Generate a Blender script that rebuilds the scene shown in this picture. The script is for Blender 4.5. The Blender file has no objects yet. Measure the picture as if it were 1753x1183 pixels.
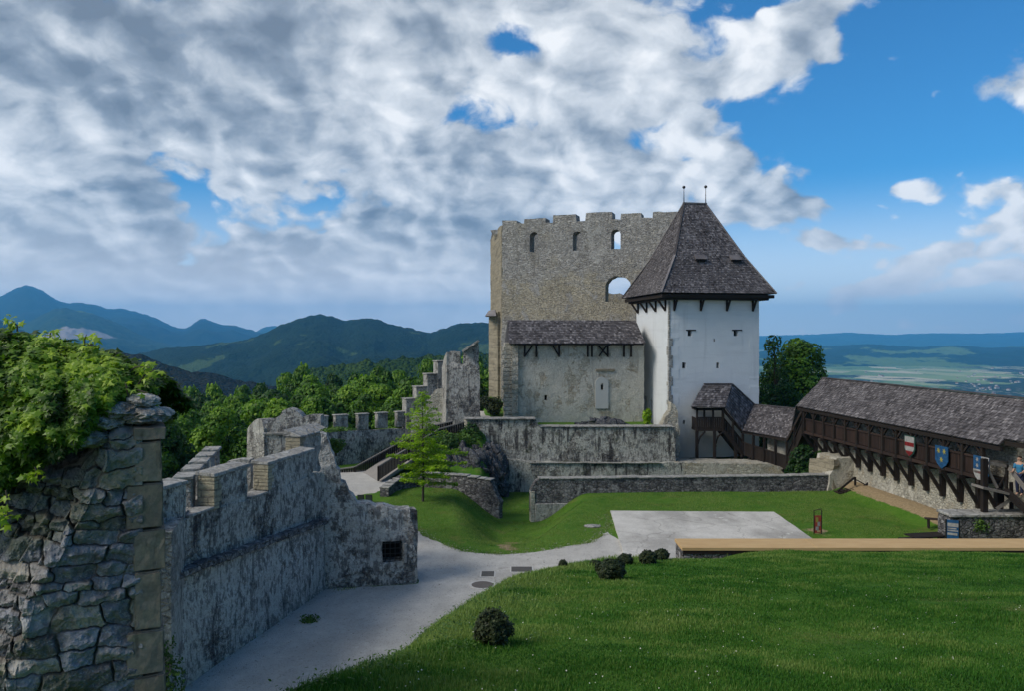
import bpy, bmesh, math, random
import numpy as np
from mathutils import Vector, Matrix
from mathutils.geometry import delaunay_2d_cdt
# ------------------------------------------------------------------ camera, sky, sun, exposure
SC = bpy.context.scene
COL = SC.collection
F = 1350.0; CX = 876.5; HY = 578.0; CZ = 9.5          # focal length and horizon measured in photo pixels
def at(px, py, D):
    return Vector(((px-CX)/F*D, D, CZ+(HY-py)/F*D))
def atx(px, D): return (px-CX)/F*D
def atz(py, D): return CZ+(HY-py)/F*D
cam = bpy.data.cameras.new('camera'); camo = bpy.data.objects.new('camera', cam); COL.objects.link(camo)
camo.location = (0, 0, CZ); camo.rotation_euler = (math.radians(90), 0, 0)
cam.sensor_width = 36; cam.lens = F/1753*36; cam.shift_y = -13.5/1753; cam.clip_start = .1; cam.clip_end = 90000
SC.camera = camo
SUN_DIR = Vector((-.92, -.38, .88)).normalized()
SUN_EL = math.asin(SUN_DIR.z); SUN_ROT = math.atan2(SUN_DIR.x, SUN_DIR.y)
sl = bpy.data.lights.new('sun', 'SUN'); sl.energy = 2.0; sl.angle = math.radians(24); sl.color = (1, .93, .82)
so = bpy.data.objects.new('sun', sl); COL.objects.link(so)
so.rotation_euler = SUN_DIR.to_track_quat('Z', 'Y').to_euler()
SC.view_settings.view_transform = 'Standard'; SC.view_settings.look = 'None'
SC.view_settings.gamma = 1; SC.view_settings.exposure = 0.70
SC.cycles.use_denoising = True
SC.cycles.max_bounces = 6; SC.cycles.diffuse_bounces = 3; SC.cycles.glossy_bounces = 2
SC.cycles.transparent_max_bounces = 8; SC.cycles.volume_bounces = 1
SC.cycles.use_adaptive_sampling = True

class NT:
    """small helper to write node trees tersely"""
    def __init__(s, tree): s.t = tree; s.n = tree.nodes; s.l = tree.links; s.n.clear(); s.two = False
    def node(s, typ, **kw):
        n = s.n.new(typ)
        for k, v in kw.items():
            if k.startswith('i_'):
                key = k[2:]; key = int(key) if key.isdigit() else key.replace('_', ' ')
                s.put(n.inputs[key], v)
            else: setattr(n, k, v)
        return n
    def put(s, inp, v):
        if isinstance(v, bpy.types.NodeSocket): s.l.new(v, inp)
        elif isinstance(v, bpy.types.Node): s.l.new(v.outputs[0], inp)
        else: inp.default_value = v
    def m(s, op, a, b=0.0, c=0.0, clamp=False):
        n = s.n.new('ShaderNodeMath'); n.operation = op; n.use_clamp = clamp
        s.put(n.inputs[0], a); s.put(n.inputs[1], b); s.put(n.inputs[2], c)
        return n.outputs[0]
    def vm(s, op, a, b=(0, 0, 0)):
        n = s.n.new('ShaderNodeVectorMath'); n.operation = op
        s.put(n.inputs[0], a); s.put(n.inputs[1], b); return n.outputs[0]
    def mix(s, f, a, b, typ='MIX'):
        n = s.n.new('ShaderNodeMixRGB'); n.blend_type = typ
        s.put(n.inputs[0], f); s.put(n.inputs[1], a); s.put(n.inputs[2], b); return n.outputs[0]
    def ramp(s, f, stops, interp='LINEAR'):
        n = s.n.new('ShaderNodeValToRGB'); n.color_ramp.interpolation = interp
        el = n.color_ramp.elements
        while len(el) < len(stops): el.new(.5)
        for e, (p, c) in zip(el, stops):
            e.position = p; e.color = c if len(c) == 4 else (*c, 1)
        s.put(n.inputs[0], f); return n.outputs[0]
    def rng(s, v, a, b, c=0., d=1., smooth=False):
        n = s.n.new('ShaderNodeMapRange'); n.interpolation_type = 'SMOOTHSTEP' if smooth else 'LINEAR'
        for i, x in enumerate((v, a, b, c, d)): s.put(n.inputs[i], x)
        return n.outputs[0]
    def noise(s, vec, scale, detail=4, rough=.55, dist=0.):
        n = s.n.new('ShaderNodeTexNoise'); n.noise_dimensions = '2D' if s.two else '3D'; s.put(n.inputs['Vector'], vec)
        n.inputs['Scale'].default_value = scale; n.inputs['Detail'].default_value = detail
        n.inputs['Roughness'].default_value = rough; n.inputs['Distortion'].default_value = dist
        return n.outputs['Fac']
    def scl(s, vec, sc, loc=(0, 0, 0)):
        n = s.n.new('ShaderNodeMapping'); s.put(n.inputs[0], vec)
        n.inputs['Scale'].default_value = sc; n.inputs['Location'].default_value = loc; return n.outputs[0]

# ---- world: physical blue sky with procedural clouds laid out by direction
world = bpy.data.worlds.new('World'); SC.world = world; world.use_nodes = True
def build_world():
    w = NT(world.node_tree); w.two = True
    tc = w.node('ShaderNodeTexCoord'); d = tc.outputs['Generated']
    sky = w.node('ShaderNodeTexSky'); sky.sky_type = 'NISHITA'; sky.sun_disc = False
    sky.sun_elevation = SUN_EL; sky.sun_rotation = SUN_ROT; sky.altitude = 400; sky.dust_density = .25; sky.ozone_density = 3.5; sky.air_density = 1.0
    sep = w.node('ShaderNodeSeparateXYZ', i_0=d); x, y, z = sep.outputs
    az = w.m('ARCTAN2', x, y); el = w.m('ARCSINE', z)
    ya = w.m('MAXIMUM', w.m('ABSOLUTE', y), .05)
    den = w.m('ADD', w.m('MAXIMUM', z, 0.), .50)
    comb = w.node('ShaderNodeCombineXYZ', i_0=w.m('DIVIDE', x, den), i_1=w.m('DIVIDE', y, den))
    p = comb.outputs[0]
    def blob(px, py, sx, sy, wt, rot=0.):
        a0 = math.atan((px-CX)/F); e0 = math.atan((HY-py)/F*math.cos(a0))
        da = w.m('SUBTRACT', az, a0); de = w.m('SUBTRACT', el, e0)
        if rot:
            c, s_ = math.cos(rot), math.sin(rot)
            da, de = (w.m('ADD', w.m('MULTIPLY', da, c), w.m('MULTIPLY', de, s_)),
                      w.m('SUBTRACT', w.m('MULTIPLY', de, c), w.m('MULTIPLY', da, s_)))
        q = w.m('ADD', w.m('POWER', w.m('ABSOLUTE', w.m('DIVIDE', da, sx/F)), 2.), w.m('POWER', w.m('ABSOLUTE', w.m('DIVIDE', de, sy/F)), 2.))
        return w.m('MULTIPLY', w.m('EXPONENT', w.m('MULTIPLY', q, -1.)), wt)
    # coverage: much cloud on the left, open blue on the right
    cov = w.rng(az, -.10, .42, .46, -.36, True)
    for b in [(1330, 70, 190, 55, .95, .42), (150, 190, 120, 90, .3), (1180, 20, 80, 60, .35), (1130, 60, 60, 90, .1), (1190, 330, 230, 75, .52), (1050, 150, 120, 160, .34), (1200, 300, 200, 50, .2), (1330, 350, 110, 40, .30),
              (1715, 130, 55, 34, .34, .5), (1530, 322, 34, 14, .44), (1720, 395, 85, 24, .50, .2), (1600, 485, 240, 24, .38), (1700, 40, 130, 45, -.4), (1700, 250, 140, 60, -.25), (1400, 410, 60, 12, .35),
              (1200, 200, 30, 14, .32), (1420, 95, 26, 16, .30),
              (880, 60, 40, 60, -.40), (560, 275, 46, 26, -.36), (800, 290, 60, 32, -.34), (1070, 240, 52, 22, -.22), (1330, 230, 200, 70, -.25), (1600, 230, 160, 60, -.3),
              (170, 520, 420, 60, .05), (1100, 200, 36, 24, .15)]:
        cov = w.m('ADD', cov, blob(*b))
    wrp = w.node('ShaderNodeTexNoise', noise_dimensions='2D', i_Vector=p, i_Scale=6., i_Detail=5.)
    pw = w.vm('ADD', p, w.vm('MULTIPLY', w.vm('SUBTRACT', wrp.outputs['Color'], (.5, .5, .5)), (.09, .09, .1)))
    def billow(q):
        vo = w.node('ShaderNodeTexVoronoi', voronoi_dimensions='2D', feature='SMOOTH_F1', i_Vector=q, i_Scale=7.0); vo.inputs['Smoothness'].default_value = .7
        v2 = w.node('ShaderNodeTexVoronoi', voronoi_dimensions='2D', feature='SMOOTH_F1', i_Vector=q, i_Scale=19.); v2.inputs['Smoothness'].default_value = .6
        nn = w.noise(q, 3.0, 10, .60)
        return w.m('SUBTRACT', w.m('SUBTRACT', w.m('MULTIPLY', nn, 1.25), w.m('MULTIPLY', vo.outputs['Distance'], .44)), w.m('MULTIPLY', v2.outputs['Distance'], .24))
    n1 = billow(pw)
    den1 = w.m('ADD', w.m('MULTIPLY', w.m('SUBTRACT', n1, .31), 1.9), cov)
    mask = w.rng(den1, -.09, .20, 0, 1, True)
    n2 = billow(w.vm('ADD', pw, (-.030, .018, 0)))
    rel = w.m('SUBTRACT', n1, n2)
    big = w.noise(w.scl(p, (1, 1.15, 1), (3.1, 5.2, 0)), 2.9, 5, .6)
    thick = w.m('ADD', w.m('MULTIPLY', w.m('SUBTRACT', big, .5), 2.6), w.m('MULTIPLY', den1, .30))
    for b in [(90, 60, 190, 90, .55), (430, 60, 160, 110, .25), (420, 265, 150, 60, .50), (290, 455, 300, 42, .35), (80, 400, 110, 40, .25), (640, 330, 60, 60, .18),
              (930, 100, 60, 60, -.3), (70, 210, 110, 60, -.55), (640, 90, 120, 70, -.3), (560, 420, 220, 50, -.25), (760, 330, 80, 60, -.25), (1080, 130, 160, 200, -.35), (1190, 320, 200, 70, -.3), (300, 530, 420, 34, -.5)]:
        thick = w.m('ADD', thick, blob(*b))
    lum = w.m('ADD', w.m('MULTIPLY', rel, 1.7), w.rng(thick, -.5, .95, .76, .20, True))
    lum = w.m('ADD', lum, w.m('MULTIPLY', w.m('SUBTRACT', w.noise(pw, 16., 6, .62), .5), .15))
    ccol = w.ramp(lum, [(0, (.14, .165, .20)), (.3, (.235, .27, .315)), (.55, (.40, .43, .465)), (.8, (.56, .585, .61)), (1, (.72, .725, .73))])
    # low, thin, bluish veil near the horizon
    low = w.rng(el, .0, .16, .75, 0, True)
    ccol = w.mix(w.m('MULTIPLY', low, 1.1, ), ccol, (1.02, .97, .92, 1))
    bg1 = w.node('ShaderNodeBackground', i_0=w.mix(1., sky.outputs[0], (.36, 1.0, 1.38, 1), 'MULTIPLY'), i_1=.060)
    bg2 = w.node('ShaderNodeBackground', i_0=ccol, i_1=.92)
    bg3 = w.node('ShaderNodeBackground', i_0=(.95, .93, .92, 1), i_1=.95)
    hor = w.rng(el, .0, .20, .80, 0, True)
    ms0 = w.node('ShaderNodeMixShader', i_0=hor, i_1=bg1.outputs[0], i_2=bg3.outputs[0])
    ms = w.node('ShaderNodeMixShader', i_0=w.m('MULTIPLY', mask, .97), i_1=ms0.outputs[0], i_2=bg2.outputs[0])
    w.node('ShaderNodeOutputWorld', i_0=ms.outputs[0])
build_world()
world.cycles.sampling_method = 'MANUAL'; world.cycles.sample_map_resolution = 512

# ------------------------------------------------------------------ helpers: numpy noise
def _hash(ix, iy, seed):
    h = (ix.astype(np.int64)*374761393 + iy.astype(np.int64)*668265263 + seed*1274126177) & 0xffffffff
    h = ((h ^ (h >> 13))*1274126177) & 0xffffffff
    h = (h ^ (h >> 16)) & 0xffffffff
    return h/4294967295.0
def vnoise(x, y, seed=0):
    x = np.asarray(x, float); y = np.asarray(y, float)
    ix = np.floor(x); iy = np.floor(y); fx = x-ix; fy = y-iy
    fx = fx*fx*(3-2*fx); fy = fy*fy*(3-2*fy)
    a = _hash(ix, iy, seed); b = _hash(ix+1, iy, seed); c = _hash(ix, iy+1, seed); d_ = _hash(ix+1, iy+1, seed)
    return (a*(1-fx)+b*fx)*(1-fy)+(c*(1-fx)+d_*fx)*fy
def fbm(x, y, octv=5, seed=0, gain=.5):
    s = 0; a = 1; t = 0
    for i in range(octv):
        s = s+a*vnoise(np.asarray(x)*2**i+i*17.3, np.asarray(y)*2**i-i*9.1, seed+i); t += a; a *= gain
    return s/t-.5
def sstep(a, b, x):
    t = np.clip((x-a)/(b-a), 0, 1); return t*t*(3-2*t)
def poly_sd(X, Y, poly):
    """signed distance to a polygon, negative inside"""
    P = np.array(poly, float); X = np.asarray(X, float); Y = np.asarray(Y, float)
    dmin = np.full(X.shape, 1e9); ins = np.zeros(X.shape, bool)
    for i in range(len(P)):
        a = P[i]; b = P[(i+1) % len(P)]; e = b-a
        t = np.clip(((X-a[0])*e[0]+(Y-a[1])*e[1])/max(e@e, 1e-9), 0, 1)
        dmin = np.minimum(dmin, np.hypot(X-a[0]-t*e[0], Y-a[1]-t*e[1]))
        c = ((a[1] > Y) != (b[1] > Y))
        with np.errstate(divide='ignore', invalid='ignore'):
            xi = (b[0]-a[0])*(Y-a[1])/(b[1]-a[1]+1e-12)+a[0]
        ins ^= c & (X < xi)
    return np.where(ins, -dmin, dmin)

# ------------------------------------------------------------------ helpers: objects
def tag(o, label=None, cat=None, group=None, kind=None):
    if label: o['label'] = label
    if cat: o['category'] = cat
    if group: o['group'] = group
    if kind: o['kind'] = kind
    return o
def empty(name, loc, label, cat, group=None):
    o = bpy.data.objects.new(name, None); COL.objects.link(o); o.location = loc; o.empty_display_size = .3
    return tag(o, label, cat, group)
def wloc(o):
    v = Vector((0, 0, 0))
    while o is not None: v += o.location; o = o.parent
    return v
def finish(name, me, mat, parent=None, origin=None, smooth=False):
    """links mesh given in world coordinates; its origin is moved to the parent's (or to origin)"""
    base = wloc(parent) if parent is not None else Vector(origin if origin is not None else (0, 0, 0))
    if base.length > 0: me.transform(Matrix.Translation(-base))
    if mat is not None: me.materials.append(mat)
    if smooth: me.polygons.foreach_set('use_smooth', np.ones(len(me.polygons), bool))
    o = bpy.data.objects.new(name, me); COL.objects.link(o)
    if parent is not None: o.parent = parent
    else: o.location = base
    return o
def np_mesh(name, V, loops, starts, totals, tone=None, ptone=None):
    me = bpy.data.meshes.new(name)
    V = np.asarray(V, np.float32); loops = np.asarray(loops, np.int32)
    me.vertices.add(len(V)); me.vertices.foreach_set('co', V.ravel())
    me.loops.add(len(loops)); me.loops.foreach_set('vertex_index', loops)
    me.polygons.add(len(starts)); me.polygons.foreach_set('loop_start', np.asarray(starts, np.int32))
    me.polygons.foreach_set('loop_total', np.asarray(totals, np.int32))
    me.update(calc_edges=True); me.validate(); me.polygons.foreach_set('use_smooth', np.zeros(len(me.polygons), bool))
    if tone is not None:
        a = me.attributes.new('tone', 'FLOAT', 'FACE'); a.data.foreach_set('value', np.asarray(tone, np.float32))
    if ptone is not None:
        a = me.attributes.new('tone', 'FLOAT', 'POINT'); a.data.foreach_set('value', np.asarray(ptone, np.float32))
    return me
def faces_mesh(name, V, Fa, tone=None, ptone=None):
    Fa = np.asarray(Fa, np.int32); k = Fa.shape[1]
    return np_mesh(name, V, Fa.ravel(), np.arange(len(Fa))*k, np.full(len(Fa), k), tone, ptone)
def grid_mesh(name, X, Y, Z, ptone=None, keep=None):
    n, m_ = X.shape
    V = np.stack([X, Y, Z], -1).reshape(-1, 3)
    i = np.arange(n*m_).reshape(n, m_)
    Fa = np.stack([i[:-1, :-1], i[1:, :-1], i[1:, 1:], i[:-1, 1:]], -1).reshape(-1, 4)
    if keep is not None: Fa = Fa[keep.ravel()]
    return faces_mesh(name, V, Fa, None, None if ptone is None else ptone.ravel())
class MB:
    def __init__(s, seed=0): s.v = []; s.f = []; s.t = []; s.r = random.Random(seed)
    def face(s, pts, tone=None):
        i = len(s.v); s.v += [tuple(p) for p in pts]; s.f.append(tuple(range(i, i+len(pts)))); s.t.append(s.r.random() if tone is None else tone)
    def hexa(s, c, tone=None):
        """8 corners: 0-3 bottom loop, 4-7 top loop"""
        i = len(s.v); s.v += [tuple(p) for p in c]; t = s.r.random() if tone is None else tone
        for f in ((3, 2, 1, 0), (4, 5, 6, 7), (0, 1, 5, 4), (1, 2, 6, 5), (2, 3, 7, 6), (3, 0, 4, 7)):
            s.f.append(tuple(i+k for k in f)); s.t.append(t)
        return s
    def box(s, x0, x1, y0, y1, z0, z1, tone=None):
        return s.hexa([(x0, y0, z0), (x1, y0, z0), (x1, y1, z0), (x0, y1, z0), (x0, y0, z1), (x1, y0, z1), (x1, y1, z1), (x0, y1, z1)], tone)
    def obox(s, o, d, n, a0, a1, b0, b1, z0, z1, tone=None):
        """box in a frame: origin o, along d, across n (unit XY vectors)"""
        o = Vector((o[0], o[1], 0)); d = Vector((d[0], d[1], 0)); n = Vector((n[0], n[1], 0))
        P = lambda a, b, z: o+d*a+n*b+Vector((0, 0, z))
        return s.hexa([P(a0, b0, z0), P(a1, b0, z0), P(a1, b1, z0), P(a0, b1, z0), P(a0, b0, z1), P(a1, b0, z1), P(a1, b1, z1), P(a0, b1, z1)], tone)
    def beam(s, p, q, w, h, up=(0, 0, 1), tone=None):
        p = Vector(p); q = Vector(q); d = (q-p).normalized(); up = Vector(up)
        if abs(d.dot(up)) > .98: up = Vector((0, 1, 0))
        sd = d.cross(up).normalized()*w/2; u = sd.cross(d).normalized()*h/2
        return s.hexa([p-sd-u, p+sd-u, q+sd-u, q-sd-u, p-sd+u, p+sd+u, q+sd+u, q-sd+u], tone)
    def tube(s, pts, rad, n=8, tone=None, cap=True):
        rings = []; t = s.r.random() if tone is None else tone
        for k, p in enumerate(pts):
            p = Vector(p); d = (Vector(pts[min(k+1, len(pts)-1)])-Vector(pts[max(k-1, 0)])).normalized()
            a = d.orthogonal().normalized() if abs(d.z) < .9 else Vector((1, 0, 0)).cross(d).normalized()
            b = d.cross(a); r = rad[k] if isinstance(rad, (list, tuple)) else rad; i = len(s.v)
            for j in range(n):
                an = 2*math.pi*j/n; s.v.append(tuple(p+(a*math.cos(an)+b*math.sin(an))*r))
            rings.append(i)
        for a_, b_ in zip(rings, rings[1:]):
            for j in range(n): s.f.append((a_+j, a_+(j+1) % n, b_+(j+1) % n, b_+j)); s.t.append(t)
        if cap:
            s.f.append(tuple(rings[0]+j for j in range(n))[::-1]); s.t.append(t)
            s.f.append(tuple(rings[-1]+j for j in range(n))); s.t.append(t)
        return s
    def ball(s, c, r, n=10, tone=None, sz=1.):
        m_ = n//2+1
        return s.tube([(c[0], c[1], c[2]-r*sz*math.cos(math.pi*k/m_)) for k in range(m_+1)], [max(.002, r*math.sin(math.pi*k/m_)) for k in range(m_+1)], n, tone)
    def build(s, name, mat, parent=None, origin=None, smooth=False, bevel=0.):
        me = bpy.data.meshes.new(name); me.from_pydata(s.v, [], s.f); me.update()
        if bevel:
            bm = bmesh.new(); bm.from_mesh(me)
            bmesh.ops.bevel(bm, geom=bm.edges[:], offset=bevel, segments=1, affect='EDGES'); bm.to_mesh(me); bm.free()
        else:
            a = me.attributes.new('tone', 'FLOAT', 'FACE'); a.data.foreach_set('value', s.t)
        return finish(name, me, mat, parent, origin, smooth)
def rough_outline(pts, step=.4, amp=.05, seed=0, closed=True):
    r = random.Random(seed); out = []; n = len(pts)
    for i in range(n if closed else n-1):
        a = Vector(pts[i]); b = Vector(pts[(i+1) % n]); k = max(1, int((b-a).length/step))
        nn = Vector((-(b-a).y, (b-a).x)).normalized()
        for j in range(k):
            p = a.lerp(b, j/k)
            p = p+nn*r.uniform(-amp, amp)+(b-a).normalized()*r.uniform(-amp, amp)*.5 if j else p+Vector((r.uniform(-amp, amp), r.uniform(-amp, amp)))*.6
            out.append((p.x, p.y))
    return out
def slab(name, mat, outline, P0, d, thick, parent=None, holes=(), step=.6, rough=.04, jag=.04, seed=0, batter=None, jstep=.35, origin=None, nfreq=.9, back=True):
    """masonry panel: outline and holes in (along, height); front face gets an uneven surface"""
    out = rough_outline(outline, jstep, jag, seed) if jag else [tuple(p) for p in outline]
    hs = [rough_outline(h, .3, jag*.6, seed+5+i) if jag else list(h) for i, h in enumerate(holes)]
    r = random.Random(seed); P = list(out); E = []
    E += [(i, (i+1) % len(out)) for i in range(len(out))]
    for h in hs:
        b = len(P); P += h; E += [(b+i, b+(i+1) % len(h)) for i in range(len(h))]
    xs = [p[0] for p in out]; ys = [p[1] for p in out]
    gx, gy = np.meshgrid(np.arange(min(xs)+step/2, max(xs), step), np.arange(min(ys)+step/2, max(ys), step))
    gx = gx.ravel(); gy = gy.ravel()
    if len(gx):
        rr = np.random.RandomState(seed); gx = gx+rr.uniform(-.3, .3, len(gx))*step; gy = gy+rr.uniform(-.3, .3, len(gy))*step
        ok = poly_sd(gx, gy, out) < -step*.3
        for h in hs: ok &= poly_sd(gx, gy, h) > step*.3
        P += [(float(a), float(b)) for a, b in zip(gx[ok], gy[ok])]
    V, _, T, _, _, _ = delaunay_2d_cdt([Vector(p) for p in P], E, [], 0, 1e-5)
    V = np.array([tuple(v) for v in V]); T = np.array([t for t in T if len(t) == 3])
    c = V[T].mean(1); ok = poly_sd(c[:, 0], c[:, 1], out) < 0
    for h in hs: ok &= poly_sd(c[:, 0], c[:, 1], h) > 0
    T = T[ok]
    d = np.array((d[0], d[1])); d = d/np.hypot(*d); nrm = np.array((d[1], -d[0]))      # front normal: right of direction
    disp = fbm(V[:, 0]*nfreq+seed, V[:, 1]*nfreq, 4, seed)*2*rough
    if batter is not None: disp = disp+batter(V[:, 0], V[:, 1])
    def world_(depth):
        return np.stack([P0[0]+d[0]*V[:, 0]+nrm[0]*depth, P0[1]+d[1]*V[:, 0]+nrm[1]*depth, V[:, 1]], -1)
    A = world_(disp); B = world_(np.full(len(V), -thick)); n = len(V)
    edges = {}
    for t in T:
        for k in range(3):
            a, b = int(t[k]), int(t[(k+1) % 3])
            edges[(a, b)] = 1
    side = [(b, a, a+n, b+n) for (a, b) in edges if (b, a) not in edges]
    loops = list(T.ravel()); st = list(range(0, len(loops), 3)); tt = [3]*len(T)
    if back:
        bk = T[:, ::-1]+n; st += list(range(len(loops), len(loops)+bk.size, 3)); loops += list(bk.ravel()); tt += [3]*len(T)
    for f in side: st.append(len(loops)); loops += list(f); tt.append(4)
    me = np_mesh(name, np.vstack([A, B]), loops, st, tt)
    bm = bmesh.new(); bm.from_mesh(me); bmesh.ops.recalc_face_normals(bm, faces=bm.faces[:]); bm.to_mesh(me); bm.free()
    return finish(name, me, mat, parent, origin)
def merlons(s0, s1, z0, z1, n, w, first=True):
    """points of a crenellated top from s0 to s1 (z1 merlon tops, z0 crenels)"""
    pts = []; pitch = (s1-s0-w)/(n-1) if n > 1 else 0
    for i in range(n):
        a = s0+i*pitch
        pts += [(a, z0), (a, z1), (a+w, z1), (a+w, z0)] if i or not first else [(a, z1), (a+w, z1), (a+w, z0)]
    return pts
# ------------------------------------------------------------------ materials
def mat_new(name):
    m_ = bpy.data.materials.new(name); m_.use_nodes = True
    t = NT(m_.node_tree); return m_, t
def out(t, col, rough=.9, bump=None, bs=.5, bd=.05, spec=.2, **kw):
    b = t.node('ShaderNodeBsdfPrincipled'); t.put(b.inputs['Base Color'], col); t.put(b.inputs['Roughness'], rough)
    t.put(b.inputs['Specular IOR Level'], spec)
    for k, v in kw.items(): t.put(b.inputs[k], v)
    if bump is not None:
        bn = t.node('ShaderNodeBump', i_Height=bump, i_Strength=bs, i_Distance=bd); t.put(b.inputs['Normal'], bn.outputs[0])
    t.node('ShaderNodeOutputMaterial', i_0=b.outputs[0])
    return b
def c4(c): return (*c, 1) if len(c) == 3 else c
def stone(name, ca, cb, mortar, size=.35, flat=1.9, plaster=0., pcol=(.4, .4, .38), dark=.5, dcol=(.035, .033, .04), streak=.5, edge=.045, bumpd=.05, green=0., rnd=1., warm=None, courses=False, seed=0., zone=None, sk=1., st=.57):
    """rubble masonry with optional remains of plaster, dark weathering, rain streaks"""
    m_, t = mat_new(name)
    tc = t.node('ShaderNodeTexCoord').outputs['Object']
    p0 = t.vm('ADD', tc, (seed*3.7, seed*1.3, seed))
    wv = t.node('ShaderNodeTexNoise', i_Vector=p0, i_Scale=1.6/size*.35, i_Detail=3.)
    warp = t.vm('MULTIPLY', t.vm('SUBTRACT', wv.outputs['Color'], (.5, .5, .5)), (size*.8*rnd, size*.8*rnd, size*.45*rnd))
    p = t.scl(t.vm('ADD', p0, warp), (1/size, 1/size, flat/size))
    v1 = t.node('ShaderNodeTexVoronoi', feature='F1', i_Vector=p, i_Scale=1.); v2 = t.node('ShaderNodeTexVoronoi', feature='DISTANCE_TO_EDGE', i_Vector=p, i_Scale=1.)
    e = v2.outputs['Distance']; cell = t.node('ShaderNodeSeparateColor', i_0=v1.outputs['Color'])
    joint = t.rng(e, edge*.4, edge*2.2, 1, 0, True)
    fine = t.noise(p0, 9, 6, .65); mid = t.noise(p0, 1.9, 5, .6); big = t.noise(p0, .45, 4, .6)
    col = t.mix(cell.outputs[0], c4(ca), c4(cb))
    col = t.mix(t.rng(cell.outputs[1], .75, 1, 0, .5), col, c4([x*1.35 for x in cb]))
    col = t.mix(t.rng(cell.outputs[2], .8, 1, 0, .55), col, c4([x*.45 for x in ca]))
    if warm: col = t.mix(t.rng(t.noise(p0, .7, 3, .6), .50, .66, 0, .75, True), col, c4(warm))
    col = t.mix(t.m('MULTIPLY', joint, .85), col, c4(mortar))
    if zone:
        zz = t.m('ADD', t.node('ShaderNodeSeparateXYZ', i_0=tc).outputs[2], t.m('MULTIPLY', t.m('SUBTRACT', t.noise(t.scl(p0, (1, 1, 2.5)), .4, 5, .65), .5), 7.))
        z0, z1, z2, z3, zc = zone
        km = t.m('MULTIPLY', t.rng(zz, z0, z1, 0, 1, True), t.rng(zz, z2, z3, 1, 0, True))
        col = t.mix(t.m('MULTIPLY', km, t.rng(fine, .3, .6, .35, .8)), col, c4(zc))
    pl = None
    if plaster:
        pl = t.rng(t.m('ADD', t.m('MULTIPLY', t.noise(t.scl(p0, (1, 1, .75)), .8, 7, .68), 1.), t.m('MULTIPLY', fine, .22)), .78-plaster*.5, .84-plaster*.5, 0, 1, True)
        pc = t.mix(t.rng(mid, .3, .7), c4([x*.72 for x in pcol]), c4(pcol))
        col = t.mix(t.m('MULTIPLY', pl, .9), col, pc)
    col = t.mix(t.rng(fine, .3, .72, .38, 0), col, c4(dcol))
    spk = t.noise(p0, 13, 5, .8)
    col = t.mix(t.rng(spk, .54, .66, 0, .6, True), col, c4([min(.6, x*1.25+.03) for x in pcol]))
    col = t.mix(t.rng(spk, .44, .34, 0, .55, True), col, c4(dcol))
    # rain streaks: noise stretched down the wall; blotches of lichen and soot
    if streak:
        s1 = t.noise(t.scl(p0, (1.7*sk, 1.7*sk, .17*sk)), 1.5, 5, .66)
        s2 = t.noise(t.scl(p0, (1, 1, .5)), .6, 4, .6)
        sm = t.rng(t.m('ADD', s1, t.m('MULTIPLY', t.m('SUBTRACT', s2, .5), .8)), st, st+.10, 0, streak, True)
        sm = t.m('MULTIPLY', sm, t.rng(fine, .32, .6, .45, 1))
        col = t.mix(sm, col, c4(dcol))
        lt = t.rng(t.noise(t.scl(p0, (2.1, 2.1, .2), (7, 3, 1)), 1.3, 4, .6), .62, .72, 0, streak*.5, True)
        col = t.mix(lt, col, c4([min(.6, x*1.3+.05) for x in pcol]))
    if dark:
        bl = t.rng(t.m('ADD', t.m('MULTIPLY', mid, .38), t.m('MULTIPLY', t.noise(t.scl(p0, (1, 1, .5)), 6.5, 7, .8), .72)), .53, .60, 0, dark, True)
        col = t.mix(bl, col, c4(dcol))
    if green:
        gr = t.rng(t.noise(p0, 1.1, 6, .7), .56, .66, 0, green, True)
        col = t.mix(gr, col, (.045, .07, .018, 1))
    col = t.mix(t.rng(big, .3, .7, 0, .35), col, t.mix(1., col, (.72, .72, .78, 1), 'MULTIPLY'))
    h = t.m('MULTIPLY', t.rng(e, 0, edge*3.2, 0, 1, True), 1.)
    h = t.m('ADD', h, t.m('MULTIPLY', cell.outputs[1], .5))
    if pl is not None: h = t.m('ADD', t.m('MULTIPLY', h, t.m('SUBTRACT', 1., t.m('MULTIPLY', pl, .8))), t.m('MULTIPLY', pl, 1.1))
    h = t.m('ADD', h, t.m('MULTIPLY', fine, .9))
    h = t.m('ADD', h, t.m('MULTIPLY', mid, .8))
    out(t, col, .93, h, .9, bumpd)
    return m_
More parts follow.
